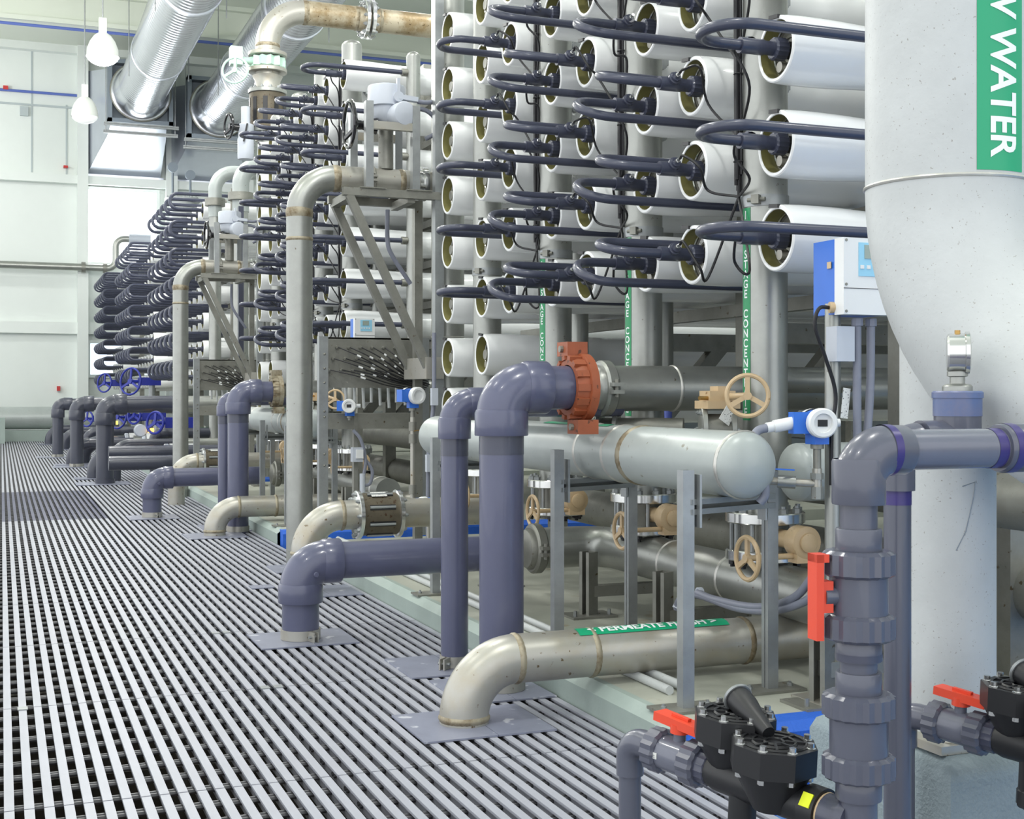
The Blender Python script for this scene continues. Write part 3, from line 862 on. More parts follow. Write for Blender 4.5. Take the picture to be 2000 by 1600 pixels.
def base_clamp(parent, x, y, r, mt='steel_b', ang=-1.9):
    o = part('base_clamp', MB().lathe([(r, .008), (r * 1.08, .008), (r * 1.08, .052), (r, .052)], (x, y, 0), (0, 0, 1), 30), M[mt], parent)
    d = V((math.cos(ang), math.sin(ang), 0)); s = V((-d.y, d.x, 0))
    R = Matrix((d, s, V((0, 0, 1)))).transposed()
    for k in (-1, 1): part('clamp_lug', MB().box(V((x, y, .03)) + d * (r * 1.08 + .02) + s * (k * .010), (.055, .006, .044), R), M[mt], o)
    part('clamp_bolt', MB().cyl(V((x, y, .03)) + d * (r * 1.08 + .025) - s * .026, V((x, y, .03)) + d * (r * 1.08 + .025) + s * .026, .007, 8), M['steel_g'], o)
def elbow_arc(x, y, zc, R, dx=1, k=12):
    return [V((x + dx * (R - R * math.cos(a)), y, zc - R + R * math.sin(a))) for a in [PI / 2 * j / k for j in range(k + 1)]]

def pvc_elbow(label, x, y, zc, D, x1, mt='pvc', R=None, z0=-.12, clamp=True, boss=False, colw=.085, ang=-1.9, stain=False, name='pvc_pipe'):
    """pipe rising from the floor, socket elbow, horizontal run to x1"""
    r = D / 2; R = R or D * .62
    t = thing(name, label, 'pipe', (x, y, 0))
    part('riser', MB().cyl((x, y, z0), (x, y, zc - R), r, 36), M[mt], t)
    e = part('elbow', MB().tube(elbow_arc(x, y, zc, R), r * 1.13, 36), M[mt], t)
    part('socket', MB().lathe([(r, 0), (r * 1.19, .0), (r * 1.21, .004), (r * 1.21, colw), (r * 1.15, colw + .012), (r * 1.1, colw + .014)], (x, y, zc - R - colw * .9), (0, 0, 1), 36), M[mt], e)
    part('socket', MB().lathe([(r, 0), (r * 1.19, .0), (r * 1.21, .004), (r * 1.21, colw), (r * 1.15, colw + .012), (r * 1.1, colw + .014)], (x + R + colw * .9, y, zc), (-1, 0, 0), 36), M[mt], e)
    part('run', MB().cyl((x + R, y, zc), (x1, y, zc), r, 36), M[mt], t)
    if boss: part('mould_boss', MB().lathe([(.013, 0), (.013, .008), (.010, .011), (0, .011)], (x + R * .45, y - r * 1.08, zc - R * .42), (0, -1, 0), 14), M[mt], e)
    if stain:
        part('primer_stain', MB().lathe([(r + .0012, -.07), (r + .0012, .02)], (x, y, zc - R - colw * .9), (0, 0, 1), 36), M['pvc_d'], t)
    if clamp: base_clamp(t, x, y, r, ang=ang)
    return t

def steel_elbow(label, x, y, zc, D, x1, R, mt='steel_b', welds=(), z0=-.12, wm='weld', name='steel_pipe', mt2=None):
    r = D / 2
    t = thing(name, label, 'pipe', (x, y, 0))
    if zc - R > z0: part('riser', MB().cyl((x, y, z0), (x, y, zc - R), r, 40), M[mt], t)
    part('elbow', MB().tube(elbow_arc(x, y, zc, R, 1, 16), r, 40), M[mt], t)
    part('run', MB().cyl((x + R, y, zc), (x1, y, zc), r, 40), M[mt2 or mt], t)
    ring_weld(t, (x, y, zc - R), (0, 0, 1), r, wm); ring_weld(t, (x + R, y, zc), (1, 0, 0), r, wm)
    for w_ in welds: ring_weld(t, (w_, y, zc), (1, 0, 0), r, wm)
    return t

def transmitter(label, c, face, s=1.0, stem=.12, lcd=True, name='pressure_transmitter'):
    """blue field transmitter: barrel housing along `face`, white screw caps, stem down"""
    c = V(c); f = V(face).normalized()
    t = thing(name, label, 'transmitter', c - V((0, 0, stem * s)))
    part('housing', MB().lathe([(0, -.052), (.036, -.052), (.042, -.046), (.042, .046), (.036, .052), (0, .052)], c, f, 22).box(c - V((0, 0, .045)), (.055, .055, .05)) if s == 1 else
         MB().lathe([(0, -.052 * s), (.042 * s, -.05 * s), (.042 * s, .05 * s), (0, .052 * s)], c, f, 18).box(c - V((0, 0, .045 * s)), (.055 * s, .055 * s, .05 * s)), M['blue'], t)
    side = V((0, 0, 1)).cross(f).normalized()
    p = part('front_cap', MB().lathe([(.043 * s, .03 * s), (.049 * s, .034 * s), (.049 * s, .062 * s), (.044 * s, .068 * s), (.032 * s, .068 * s), (.03 * s, .056 * s), (0, .056 * s)], c, f, 26), M['white'], t)
    part('rear_cap', MB().lathe([(.046 * s, .04 * s), (.046 * s, .066 * s), (.04 * s, .071 * s), (0, .071 * s)], c, -f, 26), M['white'], t)
    if lcd:
        R = Matrix((side, V((0, 0, 1)), f)).transposed()
        part('display', MB().box(c + f * (.0575 * s), (.032 * s, .022 * s, .002), R), M['black'], p)
    part('terminal_block', MB().box(c - side * (.05 * s), (.075 * s, .06 * s, .07 * s), Matrix((side, f, V((0, 0, 1)))).transposed()), M['blue'], t)
    part('conduit_boss', MB().cyl(c + side * (.03 * s), c + side * (.075 * s), .014 * s, 10), M['white'], t)
    part('stem', MB().tube([c - V((0, 0, .06 * s)), c - V((0, 0, .085 * s)), c - V((0, 0, .086 * s)), c - V((0, 0, stem * s))], [.022 * s, .022 * s, .013 * s, .013 * s], 12), M['steel_d'], t)
    return t

def gear_valve(label, x, y, z0, z1, rf, gd=(0, -1, 0), wd=(-1, 0, 0), mt='beige', wr=.077, group=None, nb=10):
    """flanged butterfly valve on a vertical pipe, gear operator on gd side with its handwheel on wd side"""
    t = thing('flanged_valve', label, 'valve', (x, y, z0), group)
    h = z1 - z0; ft = .042
    flange(t, (x, y, z1 - ft / 2), (0, 0, 1), rf, ft, 'bright', nb, .017, 'steel_g')
    flange(t, (x, y, z0 + ft / 2), (0, 0, 1), rf, ft, 'bright', nb, .017, 'black', -1)
    part('body', MB().cyl((x, y, z0 + ft), (x, y, z1 - ft), rf * .62, 28), M['steel_d'], t)
    for k in range(nb):
        a = 2 * PI * k / nb
        part('stud', MB().cyl((x + rf * .84 * math.cos(a), y + rf * .84 * math.sin(a), z0 + ft), (x + rf * .84 * math.cos(a), y + rf * .84 * math.sin(a), z1 - ft), .009, 8), M['steel_g'], t)
    g, wv = V(gd).normalized(), V(wd).normalized(); zm = (z0 + z1) / 2
    gc = V((x, y, zm)) + g * (rf + .07)
    part('neck', MB().cyl(V((x, y, zm)) + g * (rf * .5), gc, .034, 14), M[mt], t)
    gm = MB().lathe([(0, -.04), (.056, -.04), (.06, -.034), (.06, .03), (.05, .036), (0, .036)], gc + g * .03, g, 20)
    R = Matrix((wv, g, V((0, 0, 1)))).transposed()
    gm.box(gc + g * .03 - V((0, 0, .045)), (.085, .06, .06), R).lathe([(.036, 0), (.036, .012), (.03, .016), (0, .016)], gc + g * .064, g, 18)
    gb = part('gearbox', gm, M[mt], t)
    sc = gc + g * .03 - V((0, 0, .05)); wc = sc + wv * .235
    part('shaft', MB().cyl(sc + wv * .04, wc, .011, 10), M[mt], t)
    handwheel(t, wc, wv, wr, .009, mt, 3)
    return t

# ================================================================ piping of each train
def upright_set(yo, nm, near):
    d = dict(near='in front of the nearest rack', mid='in front of the middle rack')[near]
    if near == 'near':
        pl = [(1.76, 4.60, 1.145), (1.73, 5.06, 1.08), (1.27, 5.88, .355), (1.462, 4.175, .210)]
    else:
        pl = [(1.79, 10.66, 1.14), (1.755, 11.12, 1.08), (1.275, 12.2, .36), (1.57, 10.44, .225)]
    nn = 'orange' if near == 'near' else 'rusty'
    x, y, z = pl[0]
    t = pvc_elbow('thick grey PVC standpipe with elbow meeting the %s coupling %s' % (nn, d), x, y, z, .168, x + .29, 'pvc', .105, stain=True, ang=2.4)
    # coupling and steel stub behind it
    cp = thing('pipe_coupling', '%s grooved pipe coupling on the thick PVC elbow %s' % (nn, d), 'coupling', (x + .31, y, z - .15))
    cm = MB()
    r = .088
    cm.lathe([(r, -.045), (r * 1.22, -.045), (r * 1.34, -.02), (r * 1.34, .0), (r * 1.5, .004), (r * 1.5, .036), (r * 1.3, .04), (r, .045)], (x + .315, y, z), (1, 0, 0), 34)
    for k in range(14):
        a = 2 * PI * k / 14
        cm.box(V((x + .29, y + r * 1.32 * math.cos(a), z + r * 1.32 * math.sin(a))), (.05, .016, .026), Matrix.Rotation(a, 3, 'X'))
    part('housing', cm, M['orange' if near == 'near' else 'weld'], cp)
    for s in (-1, 1):
        part('ear', MB().box((x + .315, y + s * .05, z + s * .150), (.085, .10, .055)), M['orange' if near == 'near' else 'weld'], cp)
        part('bolt', MB().cyl((x + .26, y + s * .05, z + s * .150), (x + .37, y + s * .05, z + s * .150), .013, 8), M['steel_d'], cp)
    st = thing('stub_pipe', 'steel stub pipe joining the %s coupling to the rack %s' % (nn, d), 'pipe', (x + .4, y, z - .1))
    part('pipe', MB().tube(fillet([(x + .30, y, z - .0), (x + .35, y, z - .0), (x + .35, y + 1.2, z - .06)], .045), .06, 30), M['steel_d'], st)
    x, y, z = pl[1]
    pvc_elbow('thinner grey PVC standpipe beside the thick one %s' % d, x, y, z, .112, x + .75, 'pvc', .075, colw=.075, stain=True, ang=-2.4)
    x, y, z = pl[2]
    t = pvc_elbow('low grey PVC pipe elbowed over the curb %s' % d, x, y, z, .168, x + 1.0, 'pvc', .115, boss=True, ang=-1.25, colw=.075)
    x, y, z = pl[3]
    w_ = (1.93, 2.55, 3.2) if near == 'near' else (2.05,)
    s = steel_elbow('low stained steel elbow pipe %s' % ('lettered PERMEATE FLUSH' if near == 'near' else d), x, y, z, .168, 4.6 if near == 'near' else 3.6, .185, 'steel_b', w_, wm='weld')
    return s, pl
s1, pl1 = upright_set(0, '', 'near')
s2, pl2 = upright_set(6.3, '', 'mid')
# green lettered strip on top of the permeate flush pipe
x, y, z = pl1[3]; r = .0862
def flat_strip_on_x(parent, x0, x1, a0, hw, text, size):
    m = MB(); vs = []
    for i in range(5):
        a = a0 - hw + 2 * hw * i / 4
        for X in (x0, x1): vs.append(V((X, y - r * math.sin(a), z + r * math.cos(a))))
    m.add(vs, [(2*i, 2*i + 1, 2*i + 3, 2*i + 2) for i in range(4)])
    g = part('green_label', m, M['greenl'], parent)
    tv, tf = text_mesh(text, size, .0015)
    lo = min(p.x for p in tv); hi = max(p.x for p in tv); k = (x1 - x0 - .08) / (hi - lo)
    part('label_lettering', MB().add([V((x0 + .04 + (p.x - lo) * k, y - (r + .0012) * math.sin(a0 - p.y / r), z + (r + .0012) * math.cos(a0 - p.y / r))) for p in tv], tf), M['letter'], g)
flat_strip_on_x(s1, atY(1122, 1218, 4.175).x, atY(1412, 1208, 4.175).x, .25, .34, '< PERMEATE FLUSH >', .05)

cover_plate(1.26, 3.98, 1.72, 4.36, 'grey two-piece cover plate at the foot of the PERMEATE FLUSH pipe')
cover_plate(1.55, 4.42, 1.91, 4.84, 'grey cover plate at the foot of the thick front PVC standpipe')
cover_plate(1.50, 4.90, 1.90, 5.30, 'grey cover plate at the foot of the thin front PVC standpipe')
cover_plate(1.06, 5.70, 1.50, 6.08, 'grey cover plate under the low front PVC elbow')
cover_plate(1.34, 10.22, 1.80, 10.64, 'grey cover plate under the middle stained steel elbow')
cover_plate(1.06, 11.98, 1.50, 12.4, 'pale cover plate under the low middle PVC elbow')
cover_plate(1.55, 10.70, 1.91, 11.3, 'grey cover plate under the middle PVC standpipes')
cover_plate(1.48, 7.06, 1.88, 7.46, 'grey cover plate at the foot of the slotted check valve pipe')
cover_plate(1.60, 8.10, 1.91, 8.46, 'grey cover plate at the foot of the tall steel riser')
cover_plate(1.34, 7.50, 1.47, 7.62, 'small grey patch plate on the grating before the tall steel riser')

# steel header along the rack on its strut frames
def header(yo, nm, ya, yb, X=2.245, Z=.89, r=.1095, lab=True, mt='paint_pipe'):
    t = thing('header_pipe', nm, 'pipe', (X, ya + yo, Z - r))
    part('pipe', MB().cyl((X, ya + yo, Z), (X, yb + yo, Z), r, 40), M[mt], t)
    for (yy, d) in ((ya, -1), (yb, 1)):
        part('dished_cap', MB().lathe([(r * math.cos(a), .065 * math.sin(a)) for a in [PI / 2 * k / 8 for k in range(9)]], (X, yy + yo, Z), (0, d, 0), 40), M[mt], t)
    for yy in (ya + .005, ya + .86, ya + 1.12, ya + 2.2): ring_weld(t, (X, yy + yo, Z), (0, 1, 0), r, 'weld_c', .01)
    ring_weld(t, (X, ya + .72 + yo, Z), (0, 1, 0), r, 'weld', .02, 'stain_ring')
    if lab:
        for (y0, y1) in ((ya + .95, ya + 1.05), (ya + 1.25, ya + 1.6)):
            m = MB(); vs = []
            for i in range(5):
                a = -.35 + .5 * i / 4
                for q in (y0, y1): vs.append(V((X + (r + .0015) * math.sin(a), q + yo, Z + (r + .0015) * math.cos(a))))
            m.add(vs, [(2*i, 2*i + 1, 2*i + 3, 2*i + 2) for i in range(4)])
            part('green_label', m, M['greenl'], t)
    return t
header(0, 'large grey capped header pipe on strut frames along the nearest rack', 3.66, 6.85)
header(6.27, 'large grey capped header pipe along the middle rack, behind the tall riser', 3.66, 6.85)
def pipe_support(label, x0, y0, x1, y1, ztop, zbar, w_=.041, foot=True, zb=.105):
    t = thing('strut_support', label, 'pipe support', ((x0 + x1) / 2, (y0 + y1) / 2, zb))
    for (x, y, zt) in ((x0, y0, ztop), (x1, y1, ztop - .02)):
        part('leg', MB().chan((x, y, zb + .008), (x, y, zt), w_, w_, .006, (0, -1, 0) if x == x0 else (0, 1, 0)), M['steel_g'], t)
        part('angle_clip', MB().box((x + .036 * (1 if x == x0 else -1), y - .01, zbar + .02), (.008, .05, .17)), M['steel_g'], t)
        if foot:
            f = part('foot_plate', MB().box((x, y, zb + .005), (.22, .12, .009)), M['steel_d'], t)
            for s in (-1, 1):
                bolts(f, (x + s * .08, y - .0, zb + .009), (0, 0, 1), 0, 1, .010, M['steel_g'], 'anchor_bolt')
    part('cross_bar', MB().chan((x0, y0, zbar), (x1, y1, zbar), .05, .05, .006), M['steel_g'], t)
    return t
pipe_support('strut frame under the near capped end of the front grey header', 2.05, 3.70, 2.455, 3.84, .876, .757)
pipe_support('strut frame under the middle of the front grey header', 2.05, 4.74, 2.455, 4.90, .90, .757)
pipe_support('strut frame under the far part of the front grey header', 2.05, 6.3, 2.455, 6.42, .90, .757)
pipe_support('strut frame under the near end of the middle grey header', 2.05, 9.97, 2.455, 10.11, .876, .757)
pipe_support('strut frame under the centre of the middle grey header', 2.05, 11.0, 2.455, 11.15, .90, .757)
pipe_support('strut frame under the far end of the middle grey header', 2.05, 12.5, 2.455, 12.65, .90, .757)

# capped cross header with a clamp, at eye level in the nearest rack
for yo, nm in ((0, 'nearest'), (6.3, 'middle')):
    Y = 5.05 + yo; z = 1.145; X0 = 2.37
    t = thing('cross_header', 'steel cross header with clamped end cap in the %s rack' % nm, 'pipe', (X0, Y, z - .1))
    part('pipe', MB().cyl((X0, Y, z), (7.5, Y, z), .098, 36), M['steel'], t)
    part('end_cap', MB().lathe([(.0, -.035), (.06, -.034), (.09, -.026), (.1, -.01), (.1, .02)], (X0, Y, z), (1, 0, 0), 36), M['steel'], t)
    coupling(t, (X0 + .03, Y, z), (1, 0, 0), .098, .055, 'steel')
    for q in (.36, .85, 1.6): ring_weld(t, (X0 + q, Y, z), (1, 0, 0), .098, 'weld_c', .008)
    # lower manifold with capped branch
    t = thing('lower_header', 'low dull steel header with capped branch under the valves of the %s rack' % nm, 'pipe', (2.75, 4 + yo, .24))
    part('pipe', MB().tube(fillet([(2.75, 3.3 + yo, .38), (2.75, 5.78 + yo, .38), (2.36, 5.78 + yo, .38)], .16, 10), .098, 34), M['steel'], t)
    part('end_cap', MB().lathe([(.0, -.035), (.06, -.034), (.09, -.026), (.1, -.01), (.1, .02)], (2.36, 5.78 + yo, .38), (1, 0, 0), 30), M['steel_d'], t)
    coupling(t, (2.385, 5.78 + yo, .38), (1, 0, 0), .098, .055, 'steel_d')
    for q in (3.5, 4.55, 5.05): ring_weld(t, (2.75, q + yo, .38), (0, 1, 0), .098, 'weld_c', .008)
    t = thing('rear_header', 'dark steel header farther back under the %s rack' % nm, 'pipe', (3.2, 4 + yo, .65))
    part('pipe', MB().cyl((3.2, 3.0 + yo, .76), (3.2, 7.8 + yo, .76), .1, 30), M['steel_d'], t)
    part('branch', MB().cyl((3.2, 5.1 + yo, .76), (6, 5.1 + yo, .76), .085, 24), M['steel_d'], t)
    t = thing('rear_header', 'dark steel header near the slab, behind the valves of the %s rack' % nm, 'pipe', (3.5, 4 + yo, .3))
    part('pipe', MB().cyl((3.5, 3.0 + yo, .4), (3.5, 7.8 + yo, .4), .11, 30), M['steel_d'], t)
    for i, y in enumerate(MANY):
        gear_valve('beige geared flange valve under the %s manifold of the %s rack' % (ORD[i], nm), MX, y + yo, .482, .668, .152)
        s = single('valve_spool', MB().cyl((MX, y + yo, .46), (MX, y + yo, .484), .086, 24), M['steel_d'], 'short steel spool below the %s geared valve of the %s rack' % (ORD[i], nm), 'pipe spool')
    # lower pipe rests
    for k, q in enumerate((5.42, 4.7, 3.6)):
        t = thing('pipe_rest', 'short steel pipe rest under the low header, %s in the %s rack' % (ORD[k], nm), 'pipe support', (2.5, q + yo, .105))
        part('post', MB().chan((2.5, q + yo, .115), (2.5, q + yo, .40), .06, .06, .006, (-.4, 1, 0)), M['steel_d'], t)
        part('foot_plate', MB().box((2.5, q + yo, .11), (.22, .16, .01)), M['steel_d'], t)
        part('arm', MB().bar((2.5, q + yo, .22), (2.9, q + yo, .22), .05, .05), M['steel_d'], t)
        for s in (-1, 1): part('anchor_bolt', MB().cyl((2.5 + s * .085, q + yo - .04, .115), (2.5 + s * .085, q + yo - .04, .14), .008, 6), M['steel_g'], t)

# beige handwheel valve above the header
def small_valve(label, c, wc, wr):
    c, wc = V(c), V(wc)
    t = thing('wheel_valve', label, 'valve', c - V((0, 0, .1)))
    for s in (-1, 1):
        flange(t, c + V((s * .05, -s * .02, 0)), (.92, -.38, 0), .088, .02, 'steel', 6, .009, 'steel_g', s)
    part('body', MB().cyl(c - V((.05, -.02, 0)), c + V((.05, -.02, 0)), .06, 20), M['steel_d'], t)
    part('bonnet', MB().box(c + V((0, 0, .095)), (.14, .10, .03)).box(c + V((0, 0, .125)), (.11, .08, .045)).box(c + V((.01, 0, .15)), (.05, .06, .03)), M['beige'], t)
    part('shaft', MB().cyl(c + V((.03, 0, .125)), wc, .013, 10), M['beige'], t)
    part('stop_screw', MB().cyl(c + V((-.05, -.02, .12)), c + V((-.095, -.03, .12)), .008, 8), M['brass'], t)
    part('tag', MB().box(c + V((.0, -.075, .055)), (.05, .003, .06), Matrix.Rotation(.6, 3, 'Y')), M['paper'], t)
    handwheel(t, wc, (-.5, -.86, 0), wr, .0085, 'beige', 3)
    return t
wc = atY(1460, 773, 4.12)
small_valve('beige handwheel valve standing over the near end of the front header', V((2.53, 4.32, .985)), wc, .075)
wc = atY(655, 780, 10.4)
small_valve('beige handwheel valve over the middle grey header behind the panel', V((2.46, 10.62, .985)), wc, .075)
for i, (x, y) in enumerate(((1132, 838), (1172, 836))):
    p = atX(x, y, 2.42)
    t = thing('flange_pair', 'round steel flange pair behind the orange coupling, %s from it' % ORD[i], 'flange', p - V((0, 0, .08)))
    flange(t, p, (.8, -.6, 0), .075, .018, 'steel', 4, .010, 'steel_g', -1)
    flange(t, p + V((.06, -.04, 0)), (.8, -.6, 0), .075, .018, 'steel', 0)
    part('stub', MB().cyl(p - V((.02, -.02, 0)), p + V((.3, -.2, 0)), .045, 18), M['steel_d'], t)
# white conduits lying along the slab edge
for i, (X, z) in enumerate(((2.10, .12), (2.16, .125))):
    t = thing('slab_conduit', '%s white conduit lying along the front slab edge' % ('outer', 'inner')[i], 'conduit', (X, 5, .105))
    part('conduit', MB().cyl((X, 4.75 + .1 * i, z), (X, 8.8, z), .016, 10), M['column'], t)
    part('conduit', MB().cyl((X, 3.9, z), (X, 4.70 + .1 * i, z), .016, 10), M['column'], t)
    part('rusty_joint', MB().cyl((X, 4.69 + .1 * i, z), (X, 4.76 + .1 * i, z), .019, 10), M['weld'], t)

# tall steel riser, platform, actuated valve
def riser(Y, nm, bx=1.785):
    zc = 2.52; R = .235; r = .084
    t = thing('steel_riser', 'tall steel riser pipe bending over to the valve platform, %s' % nm, 'pipe', (bx, Y, 0))
    part('riser', MB().cyl((bx, Y, -.1), (bx, Y, zc - R), r, 40), M['steel'], t)
    part('elbow', MB().tube(elbow_arc(bx, Y, zc, R, 1, 16), r, 40), M['steel'], t)
    part('run', MB().cyl((bx + R, Y, zc), (2.70, Y, zc), r, 36), M['steel_b'], t)
    ring_weld(t, (bx, Y, zc - R), (0, 0, 1), r, 'weld', .03); ring_weld(t, (bx, Y, zc - R - .17), (0, 0, 1), r, 'weld', .012)
    ring_weld(t, (bx + R, Y, zc), (1, 0, 0), r, 'weld', .025); ring_weld(t, (2.46, Y, zc), (1, 0, 0), r, 'weld', .02)
    coupling(t, (2.25, Y, zc), (1, 0, 0), r, .05, 'steel_b', up=(0, 0, 1))
    part('end_flange', MB().cyl((2.60, Y, zc), (2.63, Y, zc), .115, 30).cyl((2.57, Y, zc), (2.60, Y, zc), .1, 30), M['bright'], t)
    # platform
    f = thing('valve_platform', 'bolted steel bracket platform with slanted braces, %s' % nm, 'platform', (2.35, Y, 1.25))
    for s in (-.2, .2):
        part('beam', MB().b2((2.02, Y + s - .025, 2.385), (2.67, Y + s + .025, 2.435)), M['steel_d'], f)
        part('brace', MB().bar((2.06, Y + s, 2.39), (2.60, Y + s, 1.26), .05, .045, (0, 1, 0)), M['steel_d'], f)
        for X in (2.19, 2.50):
            part('upright', MB().chan((X, Y + s, 2.435), (X, Y + s, 2.435 + (.56 if X < 2.3 else .55)), .055, .05, .006, (1, 0, 0)), M['steel_g'], f)
            part('foot_plate', MB().box((X + .02, Y + s, 2.438), (.17, .08, .007)), M['steel_d'], f)
    for X in (2.04, 2.45): part('cross_bar', MB().b2((X, Y - .2, 2.36), (X + .05, Y + .2, 2.41)), M['steel_d'], f)
    part('gusset', MB().b2((2.56, Y - .25, 1.22), (2.68, Y + .25, 1.36)), M['steel_b'], f)
    part('back_post', MB().chan((2.64, Y + .2, .105), (2.64, Y + .2, 2.385), .055, .055, .006, (1, 0, 0)), M['steel_d'], f)
    for s in (-.2, .2): part('shelf_bar', MB().b2((2.19, Y + s - .02, 2.82), (2.50, Y + s + .02, 2.87)), M['steel_b'], f)
    # actuator
    a = thing('valve_actuator', 'grey electric valve actuator with black handwheel on the platform, %s' % nm, 'actuator', (2.36, Y, 2.60))
    part('motor_housing', MB().lathe([(.0, 0), (.07, 0), (.09, .02), (.105, .06), (.105, .1), (.125, .105), (.125, .23), (.12, .24), (0, .245)], (2.36, Y - .02, 2.90), (0, 0, 1), 30), M['grey_act'], a)
    part('front_dome', MB().lathe([(.075, 0), (.08, .02), (.08, .16), (.074, .175), (.06, .18), (0, .182)], (2.41, Y - .05, 2.94), (.1, -1, -.05), 26), M['grey_act'], a)
    part('terminal_ear', MB().cyl((2.40, Y - .17, 3.05), (2.40, Y - .12, 3.05), .034, 16).bar((2.40, Y - .15, 3.05), (2.40, Y - .15, 3.17), .02, .03, (0, 1, 0)).bar((2.40, Y - .15, 3.05), (2.53, Y - .15, 3.04), .03, .045, (0, 1, 0)), M['grey_act'], a)
    part('neck', MB().cyl((2.36, Y, 2.6), (2.36, Y, 2.9), .05, 16), M['steel_d'], a)
    handwheel(a, (2.10, Y - .05, 2.87), (-1, 0, 0), .15, .0125, 'blackg', 3, dish=-.06)
    part('wheel_hub', MB().lathe([(.055, 0), (.03, .09), (.03, .14)], (2.28, Y - .05, 2.87), (-1, 0, 0), 16, cap0=True, cap1=True), M['blackg'], a)
    part('conduit', MB().tube(spline([(2.53, Y - .15, 3.03), (2.60, Y - .15, 3.03), (2.66, Y - .13, 3.05), (2.70, Y - .12, 3.10)], 6), .015, 10), M['conduit'], a)
    part('conduit', MB().tube(spline([(2.50, Y - .13, 2.99), (2.60, Y - .13, 2.98), (2.67, Y - .12, 2.92), (2.66, Y - .12, 2.84), (2.60, Y - .1, 2.80)], 6), .015, 10), M['conduit'], a)
    part('drain_conduit', MB().tube(spline([(2.40, Y + .1, 2.35), (2.40, Y + .1, 2.15), (2.43, Y + .1, 2.05), (2.56, Y + .1, 1.86)], 6), .015, 10), M['conduit'], a)
    return t
riser(8.30, 'at the middle rack')
riser(14.62, 'at the third rack', 1.83)

# sample panel with its fittings and tubes
def sample_panel(Y, nm):
    t = thing('sampling_station', 'stainless sample panel with rows of black tubes, %s' % nm, 'panel', (2.45, Y, .105))
    part('plate', MB().b2((2.13, Y, 1.165), (2.84, Y + .012, 1.52)).b2((2.13, Y, 1.51), (2.84, Y + .05, 1.522)), M['steel_d'], t)
    p = part('post', MB().chan((2.10, Y, .105), (2.10, Y, 1.525), .065, .065, .006, (1, 0, 0)), M['steel_g'], t)
    for z in (.62, .70, .96, 1.0, 1.2, 1.3, 1.4): part('bolt', MB().sphere((2.105, Y - .035, z), .009, (0, -1, 0), 8, 5), M['steel_d'], p)
    part('post', MB().chan((2.84, Y, .105), (2.84, Y, 1.525), .065, .065, .006, (1, 0, 0)), M['steel_g'], t)
    part('tray', MB().b2((2.13, Y - .06, .875), (2.80, Y + .08, .985)), M['steel_d'], t)
    k = 0
    for ri, z in enumerate((1.45, 1.37, 1.29)):
        for ci in range(6):
            x = 2.20 + .085 * ci - .028 * ri
            part('fitting', MB().cyl((x, Y, z), (x, Y - .03, z), .013, 8).cyl((x, Y - .03, z), (x, Y - .045, z), .008, 8), M['steel_d'], t)
            e = V((2.66 + .012 * ci, Y - .10 - .008 * ri, 1.16 + .035 * (2 - ri) + .012 * ci))
            a = V((x, Y - .045, z)); b = a.lerp(e, .32) + V((0, -.05, -.0)); c = a.lerp(e, .7) + V((0, -.05, -.012))
            sp = spline([a, b, c, e, e + V((.14, .03, -.03))], 6)
            u = part('sample_tube', MB().tube(sp, .0048, 6), M['rubber'], t)
            i = 5 + (ri + ci) % 3
            part('sleeve', MB().cyl(sp[i], sp[i + 1], .0068, 8), M['white'], u)
    for ci in range(8):
        x = 2.28 + .062 * ci
        part('drip_tube', MB().tube([(x, Y + .05, 1.17), (x + .004 * (ci % 3), Y + .05, 1.06 - .02 * (ci % 3))], .011, 8), M['column'], t)
    return t
sample_panel(9.0, 'beside the tall riser of the middle rack')
sample_panel(15.35, 'at the third rack, small in the distance')
def controller(label, c, s, R=None, face=(0, -1, 0)):
    c = V(c); t = thing('controller', label, 'controller', c - V((0, 0, .12 * s)))
    w_, h, d = .20 * s, .25 * s, .05 * s
    part('cover', MB().box(c + V((0, -.0, 0)), (w_, d, h)), M['white'], t)
    part('back_shell', MB().box(c + V((.0, .085 * s, 0)), (w_ * .99, .12 * s, h * .985)), M['blue'], t)
    part('keypad', MB().box(c + V((.015 * s, -d/2 - .001, .055 * s)), (.115 * s, .003, .11 * s)), M['ltblue'], t)
    part('display', MB().box(c + V((.01 * s, -d/2 - .003, .08 * s)), (.062 * s, .003, .045 * s)), M['lcd'], t)
    for i in range(4): part('key', MB().box(c + V((-.03 * s + .025 * s * i, -d/2 - .003, .03 * s)), (.014 * s, .003, .012 * s)), M['white'], t)
    part('cover_joint', MB().box(c + V((0, -d/2 - .0006, -.04 * s)), (w_, .0015, .0018)), M['black'], t)
    for (sx, sz) in ((-.9, .93), (-.9, -.22), (-.9, -.92), (.9, -.92), (.9, .93)):
        part('screw', MB().cyl(c + V((sx * w_/2, -d/2, sz * h/2)), c + V((sx * w_/2, -d/2 - .002, sz * h/2)), .005 * s, 8), M['steel_d'], t)
    return t
p = atY(711, 642, 9.25)
ct_ = controller('white controller with light blue display behind the middle sample panel', p - V((0, 0, .02)), .75)
part('mounting_post', MB().bar((p.x, p.y + .135, .105), (p.x, p.y + .135, p.z), .05, .04, (1, 0, 0)), M['steel_d'], ct_)
transmitter('blue round transmitter over the stainless tray below the sample panel', atY(683, 793, 8.88), (-.35, -1, 0), 1.0, .1)
transmitter('blue transmitter on the thin sample riser below the slanted braces', atY(806, 773, 8.15), (.25, -1, .0), 1.15, .13, lcd=False)
p = atY(806, 773, 8.15)
t = thing('sample_riser', 'thin brass-fitted sample riser under the blue transmitter by the brace', 'pipe', (p.x, p.y, .2))
part('pipe', MB().cyl((p.x, p.y, .30), (p.x, p.y, p.z - .14), .016, 12), M['steel_b'], t)
